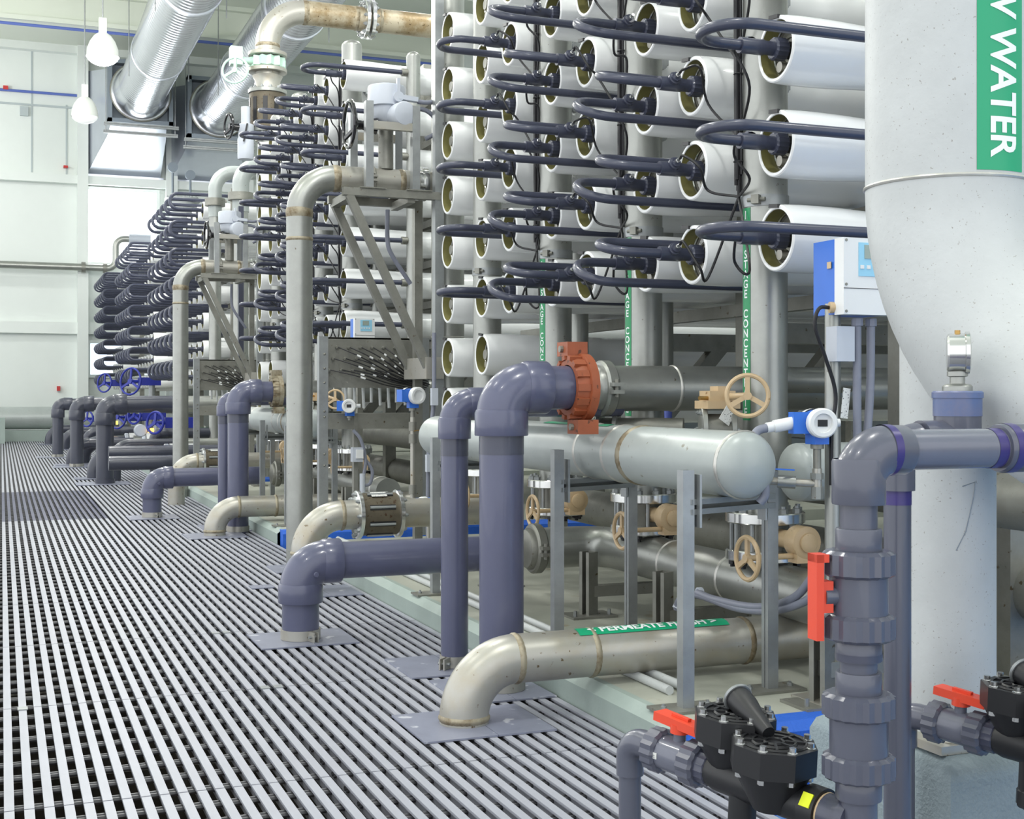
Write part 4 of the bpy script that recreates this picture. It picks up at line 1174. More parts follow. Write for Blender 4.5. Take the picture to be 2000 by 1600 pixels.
for z in (p.z - .2, p.z - .28, .5): part('fitting', MB().cyl((p.x, p.y, z - .03), (p.x, p.y, z + .03), .026, 10), M['steel_d'], t)
part('valve_lever', MB().bar((p.x, p.y - .03, p.z - .23), (p.x + .12, p.y - .03, p.z - .21), .014, .006), M['brass'], t)
p2 = atY(838, 985, 7.6)
tt = transmitter('blue transmitter low beside the thin PVC standpipe', p2, (-1, -.5, 0), 1.0, .1)
part('mounting_post', MB().cyl((p2.x, p2.y, .105), (p2.x, p2.y, p2.z - .09), .015, 10), M['steel_b'], tt)
t = thing('conduit_run', 'grey conduit with junction fittings hanging beside the strut post', 'conduit', atY(845, 1000, 7.95))
q = [atY(848, 650, 8.0), atY(848, 740, 8.0), atY(846, 800, 8.0), atY(838, 870, 8.0), atY(836, 960, 8.0), V((atY(836, 960, 8.0).x, 8.0, .106))]
part('conduit', MB().tube(spline(q, 6), .014, 10), M['conduit'], t)
for (x, y) in ((848, 775), (838, 905)):
    c = atY(x, y, 7.97); part('junction_fitting', MB().box(c, (.04, .04, .11)), M['grey_act'], t)
t = thing('junction_box', 'small grey junction box with looped cable below the tray', 'junction box', atY(697, 890, 8.9) - V((0, 0, .06)))
c = atY(697, 888, 8.9)
part('box', MB().box(c, (.075, .06, .10)), M['grey_act'], t); part('lid', MB().box(c + V((.01, -.035, .005)), (.05, .02, .06)), M['white'], t)
part('cable', MB().tube(spline([atY(690, 840, 8.9), atY(705, 860, 8.88), atY(714, 900, 8.88), atY(708, 940, 8.88)], 6), .012, 8), M['conduit'], t)
part('cable', MB().tube(spline([atY(712, 895, 8.9), atY(727, 920, 8.88), atY(722, 945, 8.88), atY(708, 948, 8.88)], 6), .012, 8), M['conduit'], t)
part('tee_fitting', MB().cyl(atY(708, 925, 8.88), atY(708, 966, 8.88), .02, 10), M['grey_act'], t)
part('post', MB().bar((c.x, c.y + .05, .105), (c.x, c.y + .05, .98), .05, .03, (1, 0, 0)), M['steel_d'], t)

# slotted check valve on the low stained elbow
def check_valve(x, y, zc, x1, label, vl, xa):
    t = steel_elbow(label, x, y, zc, .168, x1, .205, 'steel_b', (), wm='weld')
    v = thing('check_valve', vl, 'valve', (xa + .12, y, zc - .14))
    flange(v, (xa, y, zc), (1, 0, 0), .138, .026, 'bright', 8, .013, 'steel_g', -1)
    flange(v, (xa + .235, y, zc), (1, 0, 0), .138, .026, 'bright', 8, .013, 'steel_g', 1)
    part('body', MB().cyl((xa + .013, y, zc), (xa + .222, y, zc), .122, 36), M['brown'], v)
    for k in range(8):
        a = 2 * PI * (k + .5) / 8; c = V((xa + .118, y + .122 * math.cos(a), zc + .122 * math.sin(a)))
        R = Matrix.Rotation(a - PI / 2, 3, 'X')
        sl = part('slot', MB().box(c, (.15, .030, .006), R), M['black'], v)
        part('stud', MB().cyl(c + V((-.075, 0, 0)) + R @ V((0, 0, .004)), c + V((.075, 0, 0)) + R @ V((0, 0, .004)), .008, 8), M['steel_g'], sl)
    part('name_plate', MB().box((xa + .11, y - .05, zc + .117), (.09, .05, .004), Matrix.Rotation(.4, 3, 'X')), M['paper'], v)
    return t
check_valve(1.60, 7.27, .43, 2.75, 'low stained steel elbow pipe feeding the slotted check valve before the tall riser', 'brown slotted check valve between bright flanges before the tall riser', 1.90)
check_valve(1.66, 13.6, .43, 2.75, 'low stained steel elbow at the foot of the distant riser', 'brown slotted check valve at the foot of the distant riser', 1.93)

# stained overhead line: flanged check valve, mint butterfly valve, elbow and run across
Y = 14.6; X = 2.78; r = .135; zc = 5.44; R = .42
t = thing('overhead_pipe', 'brown-stained overhead steel pipe bending from the middle rack to the right', 'pipe', (X, Y, 3.95))
part('riser', MB().cyl((X, Y, 3.95), (X, Y, zc - R), r, 36), M['steel_b'], t)
part('elbow', MB().tube(elbow_arc(X, Y, zc, R, 1, 16), r, 36), M['steel_b'], t)
part('run', MB().cyl((X + R, Y, zc), (8.0, Y, zc), r, 36), M['steel_bb'], t)
ring_weld(t, (X, Y, zc - R), (0, 0, 1), r, 'weld', .02); ring_weld(t, (X + R, Y, zc), (1, 0, 0), r, 'weld', .03); ring_weld(t, (X, Y, zc - R - .28), (0, 0, 1), r, 'weld', .015)
xf = atY(718, 35, Y).x
for q in (-.035, .035): flange(t, (xf + q, Y, zc), (1, 0, 0), .225, .045, 'bright', 12, .022, 'steel_g', 1 if q > 0 else -1)
ring_weld(t, (xf - .14, Y, zc), (1, 0, 0), r, 'weld', .02); ring_weld(t, (xf + .14, Y, zc), (1, 0, 0), r, 'weld', .02)
v = thing('butterfly_valve', 'mint green butterfly valve with handwheel on the overhead brown pipe', 'valve', (X, Y, 4.70))
for z in (4.92, 4.74): flange(v, (X, Y, z), (0, 0, 1), .215, .045, 'steel_b', 0)
part('wafer', MB().ribbed((X, Y, 4.765), (0, 0, 1), .205, .13, .04, 12), M['mint'], v)
gx = X - .42
part('gearbox', MB().box((gx + .06, Y - .05, 4.86), (.13, .13, .2)).cyl((gx + .1, Y - .04, 4.83), (X - .15, Y, 4.83), .04, 12), M['mint'], v)
wcn = atY(459, 137, Y - .25)
part('shaft', MB().cyl((gx + .05, Y - .08, 4.78), wcn, .02, 10), M['mint'], v)
handwheel(v, wcn, (-.45, -.9, .1), .142, .014, 'mint', 3)
v = thing('check_valve', 'large brown slotted check valve on the overhead pipe below the mint valve', 'valve', (X, Y, 4.0))
part('neck', MB().lathe([(.16, 0), (.14, .1), (.17, .16)], (X, Y, 4.52), (0, 0, 1), 30), M['steel_b'], v)
for z in (4.50, 4.06): flange(v, (X, Y, z), (0, 0, 1), .215, .045, 'steel', 12, .02, 'steel_g', 1 if z > 4.3 else -1)
part('body', MB().cyl((X, Y, 4.09), (X, Y, 4.475), .2, 36), M['brown'], v)
for k in range(10):
    a = 2 * PI * k / 10; c = V((X + .2 * math.cos(a), Y + .2 * math.sin(a), 4.28))
    part('slot', MB().box(c, (.008, .05, .28), Matrix.Rotation(a, 3, 'Z')), M['black'], v)
a = thing('valve_actuator', 'grey actuator with black handwheel hanging left of the overhead check valve', 'actuator', atY(478, 300, Y - .1))
c = atY(480, 255, Y - .12)
part('housing', MB().lathe([(0, 0), (.085, 0), (.09, .02), (.09, .22), (.08, .24), (.08, .3), (.09, .32), (.09, .38), (.05, .4), (.05, .58), (0, .585)], c - V((0, 0, .32)), (0, 0, 1), 24), M['grey_act'], a)
part('arm', MB().cyl(c, (X - .1, Y, c.z), .06, 14), M['grey_act'], a)
handwheel(a, c + V((-.19, -.03, .03)), (-1, -.2, 0), .135, .013, 'blackg', 3, dish=-.05)
part('wheel_hub', MB().lathe([(.05, 0), (.03, .13)], c + V((-.06, 0, .03)), (-1, -.2, 0), 14, cap1=True), M['blackg'], a)
part('lever', MB().bar(c + V((0, -.1, .06)), c + V((-.04, -.1, -.14)), .018, .012, (0, 1, 0)), M['black'], a)
# ================================================================ big water main on its pedestal
X, Y = 2.13, 2.55; r = .193; R = .60; zw = 1.62
t = thing('water_main', 'huge grey water main with green sign, curving right above its column', 'pipe', (X, Y, .9))
part('vertical_pipe', MB().cyl((X, Y, zw), (X, Y, 3.6), r, 64), M['column'], t)
ed = V((.22, -.975, 0)).normalized()
part('elbow', MB().tube([V((X, Y, zw - R * math.sin(a))) + ed * (R - R * math.cos(a)) for a in [PI / 2 * k / 20 for k in range(21)]] + [V((X, Y, zw - R)) + ed * (R + 2.5)], r, 64), M['column'], t)
part('weld_seam', MB().torus((X, Y, zw), (0, 0, 1), r, .005, 64, 8), M['weld_c'], t)
av = math.atan2(-Y, -X) + math.radians(38)
hw = .33; zs0 = 1.63; zs1 = 2.75; m = MB(); vs = []
for i in range(9):
    a = av - hw + 2 * hw * i / 8
    for z in (zs0, zs1): vs.append(V((X + (r + .001) * math.cos(a), Y + (r + .001) * math.sin(a), z)))
m.add(vs, [(2*i, 2*i + 2, 2*i + 3, 2*i + 1) for i in range(8)])
g = part('green_sign', m, M['greenl'], t)
tv, tf = text_mesh('RAW WATER', .100, .0022, 'RIGHT')
rr = r + .002
part('sign_lettering', MB().add([V((X + rr * math.cos(av + p.y / rr), Y + rr * math.sin(av + p.y / rr), zs0 + .032 - p.x * .86)) for p in tv], tf), M['letter'], g)
c = thing('support_column', 'round grey speckled column under the water main, scribbled with a 7', 'column', (X, Y, .30))
part('pipe', MB().cyl((X, Y, .31), (X, Y, 1.34), .1115, 48), M['column'], c)
part('base_plate', MB().box((X + .02, Y + .02, .311), (.34, .36, .02)), M['steel_b'], c)
bolts(c, (X - .09, Y - .125, .32), (0, 0, 1), 0, 1, .019, M['bright'], 'anchor_nut')
part('washer', MB().cyl((X - .09, Y - .125, .32), (X - .09, Y - .125, .3235), .03, 20), M['steel_b'], c)
bolts(c, (X + .13, Y - .125, .32), (0, 0, 1), 0, 1, .019, M['bright'], 'anchor_nut')
ac = math.atan2(-Y, -X) + .42
def on_col(da, z): return V((X + .1122 * math.cos(ac + da), Y + .1122 * math.sin(ac + da), z))
part('pencil_mark', MB().tube([on_col(-.12, .905), on_col(.16, .915), on_col(.12, .88), on_col(-.05, .80), on_col(-.25, .755)], .0012, 5), M['damper'], c)
t = thing('pedestal', 'sprayed blue-grey concrete pedestal under the round column', 'pedestal', (2.2, 2.6, -.17))
q = [(1.955, 2.33), (2.6, 2.33), (2.6, 2.87), (1.955, 2.87)]
def inset(d): return [(1.955 + d, 2.33 + d), (2.6 - d, 2.33 + d), (2.6 - d, 2.87 - d), (1.955 + d, 2.87 - d)]
m = MB(); rows = [(0, -.17), (0, .255), (.012, .283), (.04, .30)]
vs = [V((a, b, z)) for (d, z) in rows for (a, b) in inset(d)]
fs = [(4*k + i, 4*k + (i + 1) % 4, 4*k + 4 + (i + 1) % 4, 4*k + 4 + i) for k in range(3) for i in range(4)] + [(12, 13, 14, 15)]
m.add(vs, fs); part('block', m, M['pedestal'], t, ang=50)

# ================================================================ PVC valve stack in front
d2 = 2.3
VX, VY = 1.41, 1.92; zt = 1.02; rp = .0365
def zpx(y): return EYE - (y - 770) * d2 / F
t = thing('pvc_valve_stack', 'front PVC standpipe with ball valve unions, elbowed right at the top', 'pipe', (VX, VY, 0))
Re = .062
part('elbow', MB().tube(elbow_arc(VX, VY, zt, Re, 1, 14), .0455, 36), M['pvc_g'], t)
part('elbow_socket', MB().lathe([(.036, 0), (.046, 0), (.047, .003), (.047, .075), (.045, .08)], (VX, VY, zpx(985)), (0, 0, 1), 36), M['pvc_g'], t)
part('elbow_socket', MB().lathe([(.036, 0), (.043, 0), (.0445, .003), (.0455, .05)], (VX + Re + .035, VY, zt), (-1, 0, 0), 36), M['pvc_g'], t)
part('run', MB().cyl((VX + Re, VY, zt), (1.93, VY, zt), rp, 36), M['pvc_l'], t)
part('primer_stain', MB().lathe([(rp + .0008, 0), (rp + .0008, .022)], (atY(1935, 880, VY).x - .01, VY, zt), (1, 0, 0), 36), M['primer'], t)
xe = atY(1948, 880, VY).x
part('tee_socket', MB().lathe([(rp, 0), (.043, 0), (.0455, .006), (.0455, .19), (0, .19)], (xe, VY, zt), (1, 0, 0), 36), M['pvc_g'], t)
part('primer_stain', MB().lathe([(.0462, .01), (.0462, .03)], (xe, VY, zt), (1, 0, 0), 36), M['primer'], t)
part('primer_stain', MB().lathe([(.0462, .018), (.0462, .034)], (VX + Re + .02, VY, zt), (-1, 0, 0), 36), M['primer'], t)
part('pipe', MB().cyl((VX, VY, -.1), (VX, VY, zpx(980)), .0325, 32), M['pvc_g'], t)
def stack_valve(yt, yb, handle):
    """true-union ball valve between pixel rows yt and yb"""
    z1, z0 = zpx(yt), zpx(yb); h = z1 - z0
    k = [z1, z1 - h * .165, z1 - h * .365, z1 - h * .645, z1 - h * .845, z0]
    b = part('valve_body', MB().cyl((VX, VY, k[3] - .01), (VX, VY, k[2] + .01), .0510, 36), M['pvc_g'], t)
    for (a, c_) in ((k[0], k[1]), (k[4], k[5])):
        part('socket', MB().lathe([(.033, 0), (.040, 0), (.0405, .003), (.0405, a - c_ - .003), (.039, a - c_), (.033, a - c_)], (VX, VY, c_), (0, 0, 1), 36), M['pvc_g'], t)
    for (a, c_) in ((k[1], k[2]), (k[3], k[4])):
        part('union_nut', MB().ribbed((VX, VY, c_), (0, 0, 1), .0640, a - c_, .0040, 18), M['pvc_g'], t, ang=20)
    if handle:
        d = V((-.98, .12, 0)).normalized(); s = V((-d.y, d.x, 0)); zc_ = (k[2] + k[3]) / 2
        Rm = Matrix((d, s, V((0, 0, 1)))).transposed()
        hm = MB().box(V((VX, VY, zc_)) + d * .083, (.014, .034, .150), Rm).box(V((VX, VY, zc_ + .068)) + d * .078, (.024, .034, .014), Rm).box(V((VX, VY, zc_ - .0)) + d * .07, (.028, .026, .055), Rm)
        part('handle', hm, M['red'], b, 'red plastic handle')
        part('stem', MB().cyl(V((VX, VY, zc_)) + d * .045, V((VX, VY, zc_)) + d * .07, .018, 14), M['pvc_g'], b)
stack_valve(1032, 1290, True)
stack_valve(1312, 1560, False)
part('foot_socket', MB().lathe([(.033, 0), (.040, 0), (.0405, .003), (.0405, .1), (.039, .104), (.033, .104)], (VX, VY, zpx(1740)), (0, 0, 1), 32), M['pvc_l'], t)
part('primer_stain', MB().lathe([(.0411, 0), (.0411, .012)], (VX, VY, zpx(1288)), (0, 0, 1), 30), M['pvc_d'], t)

# rear PVC line with gauge tee
RXp, RYp = 1.762, 2.266
t = thing('rear_pvc_pipe', 'second PVC standpipe behind the valve stack, carrying the gauge tee', 'pipe', (RXp, RYp, 0))
zr = 1.022; rq = .0285
part('riser', MB().cyl((RXp, RYp, -.15), (RXp, RYp, zr - .05), rq, 30), M['pvc_g'], t)
part('elbow', MB().tube(elbow_arc(RXp, RYp, zr, .05), .037, 30), M['pvc_g'], t)
part('elbow_socket', MB().cyl((RXp, RYp, zr - .105), (RXp, RYp, zr - .045), .0365, 30), M['pvc_g'], t)
part('primer_stain', MB().cyl((RXp, RYp, zr - .135), (RXp, RYp, zr - .105), rq + .0008, 30, False), M['primer'], t)
xg = atY(1870, 800, RYp).x
part('run', MB().cyl((RXp + .05, RYp, zr), (xg + .03, RYp, zr), rq, 30), M['pvc_g'], t)
part('dark_collar', MB().cyl((RXp + .065, RYp, zr), (RXp + .085, RYp, zr), .040, 30), M['pvc_d'], t)
zcap = atY(1870, 772, RYp).z
part('tee_branch', MB().cyl((xg, RYp, zr), (xg, RYp, zcap - .012), .0495, 36).cyl((xg - .1, RYp, zr), (xg + .02, RYp, zr), .042, 30), M['pvc_g'], t)
part('branch_cap', MB().lathe([(.0495, -.045), (.051, -.045), (.051, -.006), (.0535, -.006), (.0535, .006), (.05, .009), (0, .009)], (xg, RYp, zcap), (0, 0, 1), 36), M['bluecap'], t)
g = thing('pressure_gauge', 'round steel pressure gauge standing on the capped PVC tee', 'gauge', (xg, RYp, zcap + .009))
zb = zcap + .009
part('bushing', MB().lathe([(.032, 0), (.032, .01), (.028, .014), (.016, .016), (.016, .03), (.022, .032), (.022, .042), (.014, .045), (.014, .05)], (xg, RYp, zb), (0, 0, 1), 12, cap1=True), M['steel'], g)
gc = V((xg, RYp, zb + .082)); gd = V((.80, -.60, 0)).normalized()
part('case', MB().lathe([(0, -.022), (.038, -.022), (.042, -.018), (.042, .014), (.046, .016), (.046, .024), (.041, .026), (.039, .02), (0, .02)], gc, gd, 34), M['bright'], g)
part('dial', MB().lathe([(.039, .0205), (0, .0205)], gc, gd, 28), M['letter'], g)
part('vent_plug', MB().cyl(gc + V((0, 0, .041)), gc + V((0, 0, .049)), .006, 8), M['brass'], g)

# diaphragm valve assemblies
def valve_line(E, B, label_p, label_v, rpipe, z, drop=True, tail=True, joint=None, zb=None):
    E = V((*E, z)); B = V((*B, zb or z)); d = (B - E).normalized(); n = V((0, 0, 1)).cross(d).normalized(); U = d.cross(n).normalized()
    Rm = Matrix((d, n, U)).transposed()
    t = thing('pvc_ball_valve', label_p, 'valve', V((E.x, E.y, 0)))
    if drop:
        part('riser', MB().cyl((E.x, E.y, -.1), (E.x, E.y, z - .02), rpipe, 24), M['pvc_g'], t)
        part('elbow', MB().tube(fillet([E - V((0, 0, .075)), E, E + d * .075], .035, 8), rpipe * 1.22, 26), M['pvc_g'], t)
    else:
        part('branch', MB().cyl(E, E + d * .07, rpipe * 1.1, 24).cyl(E - U * .06, E + U * .06, rpipe * 1.45, 24), M['pvc_g'], t)
        part('drop_leg', MB().cyl((E.x + .012, E.y - .01, -.15), (E.x + .012, E.y - .01, z - .05), rpipe * .9, 20), M['pvc_d'], t)
    b = part('valve_body', MB().cyl(E + d * .10, E + d * .175, .036, 28).cyl(E + d * .14, E + d * .14 + U * .058, .013, 14), M['pvc_l'], t)
    for (a, w_) in ((.066, .038), (.165, .042)):
        part('union_nut', MB().ribbed(E + d * a, d, .046, w_, .003, 15), M['pvc_g'], t, ang=20)
    part('tail_socket', MB().ribbed(E + d * .203, d, .034, .03, .0015, 16), M['pvc_d'], t, ang=20)
    hd = (d * .9 + n * .0).normalized()
    part('handle', MB().bar(E + d * .082 + U * .073, E + d * .205 + U * .067, .036, .018).bar(E + d * .12 + U * .083, E + d * .165 + U * .081, .010, .006), M['red'], b, 'red plastic handle')
    part('handle_hub', MB().cyl(E + d * .14 + U * .05, E + d * .14 + U * .068, .02, 14), M['red'], b)
    if joint: part('sticker', MB().box(E + d * .105 + n * -.0365 + U * .0, (.016, .002, .012), Rm), M['paper'], b)
    v = thing('diaphragm_valve', label_v, 'valve', E + d * .33 - V((0, 0, .10)))
    part('body', MB().tube([E + d * .215, E + d * .25 - U * .0, E + d * .47, E + d * .50], [.027, .036, .036, .030], 24), M['black'], v)
    oct_ = lambda s: [(s * math.cos(PI / 8 + k * PI / 4) / math.cos(PI / 8), s * math.sin(PI / 8 + k * PI / 4) / math.cos(PI / 8)) for k in range(8)]
    for k, (q, dz, sd) in enumerate(((.268, .070, .016), (.392, .052, -.018))):
        c_ = E + d * q + U * dz + n * sd
        h = part('bonnet', MB().prism(oct_(.076), c_, d, n, U, .050).lathe([(.074, 0), (.068, -.012), (.034, -.075)], c_, U, 20), M['black'], v, ang=25)
        ribs = MB()
        for R_ in (.018, .040, .060): ribs.torus(c_ + U * .051, U, R_, .0035, 24, 5)
        for a in range(8):
            e = d * math.cos(a * PI / 4) + n * math.sin(a * PI / 4)
            ribs.bar(c_ + U * .051 + e * .016, c_ + U * .051 + e * .058, .005, .006)
        part('ribs', ribs, M['black'], h)
        for a in range(8):
            e = d * math.cos(a * PI / 4 + PI / 8) + n * math.sin(a * PI / 4 + PI / 8)
            p0 = c_ + e * .069
            part('bonnet_bolt', MB().lathe([(.010, 0), (.010, .002), (.0065, .003), (.0065, .011)], p0 + U * .050, U, 8, cap1=True), M['bright'], h)
            part('bonnet_nut', MB().lathe([(.0075, 0), (.0075, .009)], p0 - U * .010, U, 6, cap0=True, cap1=True), M['bright'], h)
    part('bottom_port', MB().tube([E + d * .31 - U * .02, E + d * .31 - U * .115], .027, 20).ribbed(E + d * .31 - U * .125, U, .030, .04, .003, 10), M['black'], v)
    a0 = E + d * .262 + U * .145 + n * .03; a1 = E + d * .372 + U * .112 - n * .01
    part('pilot_plug', MB().tube([a0, a0.lerp(a1, .25), a0.lerp(a1, .6), a1], [.026, .026, .019, .013], 22).sphere(a0, .026, n=18, k=8), M['black'], v)
    part('plug_clip', MB().torus(a0 - (a1 - a0).normalized() * .003, (a1 - a0), .027, .004, 24, 6), M['steel_g'], v)
    if tail:
        part('clamp_band', MB().cyl(E + d * .465, E + d * .50, .042, 26), M['black'], v)
        part('yellow_label', MB().box(E + d * .483 - n * .034 + U * .024, (.022, .003, .026), Rm @ Matrix.Rotation(-.6, 3, 'X')), M['yellow'], v)
        u_ = thing('pvc_union', 'dark PVC union with violet primer joining the front diaphragm valve', 'union', E + d * .53 - U * .04)
        part('nut', MB().cyl(E + d * .505, E + d * .545, .036, 26), M['pvc_d'], u_)
        part('flange', MB().cyl(E + d * .545, E + d * .562, .043, 26), M['pvc_d'], u_)
        part('primed_pipe', MB().cyl(E + d * .56, B - d * .02, .031, 24), M['primer'], u_)
        part('gasket', MB().torus(E + d * .503, d, .034, .003, 24, 6), M['beige'], u_)
E1 = (1.23, 2.46); B1 = (VX - .01, VY + .02)
valve_line(E1, B1, 'front PVC ball valve with red handle beside the black diaphragm valve', 'black diaphragm valve with two octagonal bonnets, bottom centre of the picture', .0235, .396, True, True, True, .362)
dd = (V((*B1, 0)) - V((*E1, 0))).normalized()
e2 = atZ(1766, 1392, .40); E2 = (e2.x, e2.y)
valve_line(E2, (E2[0] + dd.x * .55, E2[1] + dd.y * .55), 'right-hand PVC ball valve with red handle before the round column', 'black diaphragm valve cut off by the right edge of the picture', .0235, .40, True, False, None, .372)

# ================================================================ instruments by the nearest rack
px, py = 2.57, 3.64
t = thing('instrument_post', 'slim steel instrument post standing on a bolted foot plate', 'post', (px, py, .105))
part('post', MB().cyl((px, py, .115), (px, py, 1.42), .0265, 22), M['steel'], t)
part('foot_plate', MB().box((px + .0, py - .02, .111), (.22, .2, .012)), M['steel_b'], t)
bolts(t, (px - .08, py - .08, .117), (0, 0, 1), 0, 1, .012, M['steel_g'], 'anchor_bolt'); bolts(t, (px + .07, py - .09, .117), (0, 0, 1), 0, 1, .012, M['steel_g'], 'anchor_bolt')
part('switch_box', MB().box((px + .005, py - .035, 1.285), (.07, .06, .115)), M['grey_act'], t)
part('hanging_tag', MB().box((px + .025, py - .035, 1.09), (.028, .003, .10), Matrix.Rotation(.12, 3, 'Y')), M['paper'], t)
ct = controller('large white and blue controller box beside the water main', (px + .075, py - .07, 1.505), 1.0)
part('gland', MB().cyl(V((px - .035, py - .03, 1.405)), V((px - .005, py - .04, 1.405)), .019, 14), M['beige'], ct)
part('side_label', MB().box((px - .0285, py - .02, 1.545), (.002, .022, .022)), M['beige'], ct)
part('cable', MB().tube(spline([(px - .03, py - .03, 1.405), (px - .075, py - .03, 1.40), (px - .09, py - .03, 1.34), (px - .05, py - .03, 1.24), (px - .01, py - .03, 1.12), (px - .025, py - .03, 1.0), (px - .028, py - .03, .82)], 7), .0065, 8), M['rubber'], ct)
for k, q in enumerate((.06, .10)):
    part('conduit', MB().tube(spline([(px + q + .015 * k, py - .05, 1.37), (px + q + .01 * k, py - .05, 1.1), (px + q - .02 * k, py - .05, .8), (px + q - .03 * k, py - .03, .5)], 8), .014, 12), M['conduit'], ct)
    part('conduit_nut', MB().cyl((px + q + .015 * k, py - .05, 1.345), (px + q + .015 * k, py - .05, 1.37), .019, 8), M['conduit'], ct)
tp = atY(1596, 826, 3.62)
tr_ = transmitter('blue pressure transmitter with dial face beside the header end cap', tp, (-.3, -1, -.0), 1.0, .15)
e = tp + V((-.085, .02, .0))
part('conduit_elbow', MB().cyl(tp + V((-.08, .02, .0)), tp + V((-.14, .04, -.012)), .021, 14).cyl(tp + V((-.14, .04, -.012)), tp + V((-.165, .045, -.016)), .017, 12), M['white'], tr_)
part('flex_conduit', MB().tube(spline([tp + V((-.15, .042, -.014)), tp + V((-.20, .05, -.03)), tp + V((-.215, .04, -.09)), tp + V((-.195, .02, -.17)), tp + V((-.185, .02, -.23)), tp + V((-.20, .03, -.26))], 7), .0145, 12), M['conduit'], tr_)
t = thing('impulse_line', 'stained steel sampling valve line below the blue pressure transmitter', 'pipe', tp - V((.05, 0, .25)))
lo = tp - V((0, 0, .15))
part('line', MB().tube([lo, lo - V((0, 0, .085))], .0155, 12), M['steel_b'], t)
part('fitting', MB().cyl(lo - V((0, 0, .015)), lo - V((0, 0, .035)), .022, 8), M['steel'], t)
part('fitting', MB().cyl(lo - V((0, 0, .06)), lo - V((0, 0, .1)), .02, 8), M['steel'], t)
part('side_line', MB().cyl(lo - V((0, 0, .05)), lo + V((-.17, .1, -.04)), .013, 12), M['steel_b'], t)
part('valve_body', MB().cyl(lo + V((-.06, .035, -.047)), lo + V((-.11, .065, -.043)), .021, 12), M['steel'], t)
part('lever', MB().bar(lo + V((-.07, .03, -.005)), lo + V((-.15, .03, -.0)), .010, .005), M['blue'], t)
part('union', MB().cyl(lo + V((-.14, .085, -.04)), lo + V((-.17, .1, -.04)), .024, 10), M['weld'], t)
# wide grey vessel-like header behind the transmitter
t = thing('suction_header', 'short wide grey header behind the blue pressure transmitter', 'pipe', (2.95, 3.9, .7))
part('pipe', MB().cyl((2.66, 3.98, .84), (4.8, 3.98, .84), .105, 34), M['paint_pipe'], t)
part('end_cap', MB().lathe([(.105 * math.cos(a), .05 * math.sin(a)) for a in [PI / 2 * k / 6 for k in range(7)]], (2.66, 3.98, .84), (-1, 0, 0), 34), M['paint_pipe'], t)
# flexible conduits looping low between the struts
for i, (ps, nm) in enumerate((([(1322, 1190), (1328, 1172), (1360, 1162), (1440, 1188), (1510, 1193), (1570, 1176), (1600, 1150)], 'lower'), ([(1362, 1158), (1400, 1172), (1480, 1186), (1550, 1168), (1592, 1120)], 'upper'))):
    pts = [atX(x, y, 2.52) for (x, y) in ps]
    t = thing('flexible_conduit', '%s grey flexible conduit sagging behind the strut legs' % nm, 'conduit', pts[0])
    part('hose', MB().tube(spline(pts, 8), .0145, 12), M['conduit'], t)
    part('gland', MB().cyl(pts[0], pts[0] + V((.02, 0, .035 if i == 0 else 0)), .021, 10), M['grey_act'], t)
# blue plastic pipes rising behind the manifolds
for i, x in enumerate((1305, 1110)):
    p = atY(x, 650, 6.4 if i == 0 else 7.6)
    single('blue_pipe', MB().cyl((p.x, p.y, .9), (p.x, p.y, 1.55), .022, 14), M['blueglass'], 'thin blue vertical pipe behind the %s steel manifold' % ('second', 'third')[i], 'pipe')
# flange and braced post at the right edge beyond the column
p = atY(1990, 945, 3.9)
t = thing('end_flange', 'stained steel pipe flange at the right edge behind the column', 'flange', p - V((0, 0, .1)))
flange(t, p, (-.3, -1, 0), .11, .03, 'steel_b', 8, .013, 'steel_g', 1)
part('pipe', MB().cyl(p, p + V((.15, .6, 0)), .085, 26), M['steel'], t)
p = atY(1975, 1100, 3.75)
t = thing('frame_post', 'dark steel frame post at the right edge behind the column', 'post', (p.x, p.y, .105))
part('post', MB().chan((p.x, p.y, .105), (p.x, p.y, .80), .08, .08, .008, (1, 0, 0)), M['steel_d'], t)
part('top_rail', MB().bar((p.x - .03, p.y, .80), (p.x + .6, p.y, .80), .08, .05), M['steel_d'], t)
# ================================================================ distant piping along the walkway
far = [(205, 945, 790, .215, 'nearest of the three distant'), (150, 912, 789, .2, 'middle one of the three distant'), (113, 893, 789, .19, 'farthest of the three distant')]
for (x, yb, yc, D, nm) in far:
    p = atZ(x, yb, 0); zc = EYE - (yc - HY) * ((p.x * SA + p.y * CA) / F)
    x1 = {205: 2.12, 150: 2.3, 113: 2.3}[x]
    t = pvc_elbow('dark grey PVC gooseneck standpipe, %s' % nm, p.x, p.y, zc, D, x1, 'pvc_f', D * .62, clamp=x != 205, colw=.14)
    if x == 205:
        part('foot_ring', MB().cyl((p.x, p.y, 0), (p.x, p.y, .06), D / 2 * 1.12, 30), M['pvc_f'], t)
    coupling(t, (x1, p.y, zc), (1, 0, 0), D / 2, .07, 'grey_act')
    part('steel_run', MB().cyl((x1, p.y, zc), (3.4, p.y, zc), D / 2, 26), M['steel'], t)
    cover_plate(p.x - .35, p.y - .3, p.x + .3, p.y + .3, 'pale cover plate under the distant PVC gooseneck, %s' % nm)
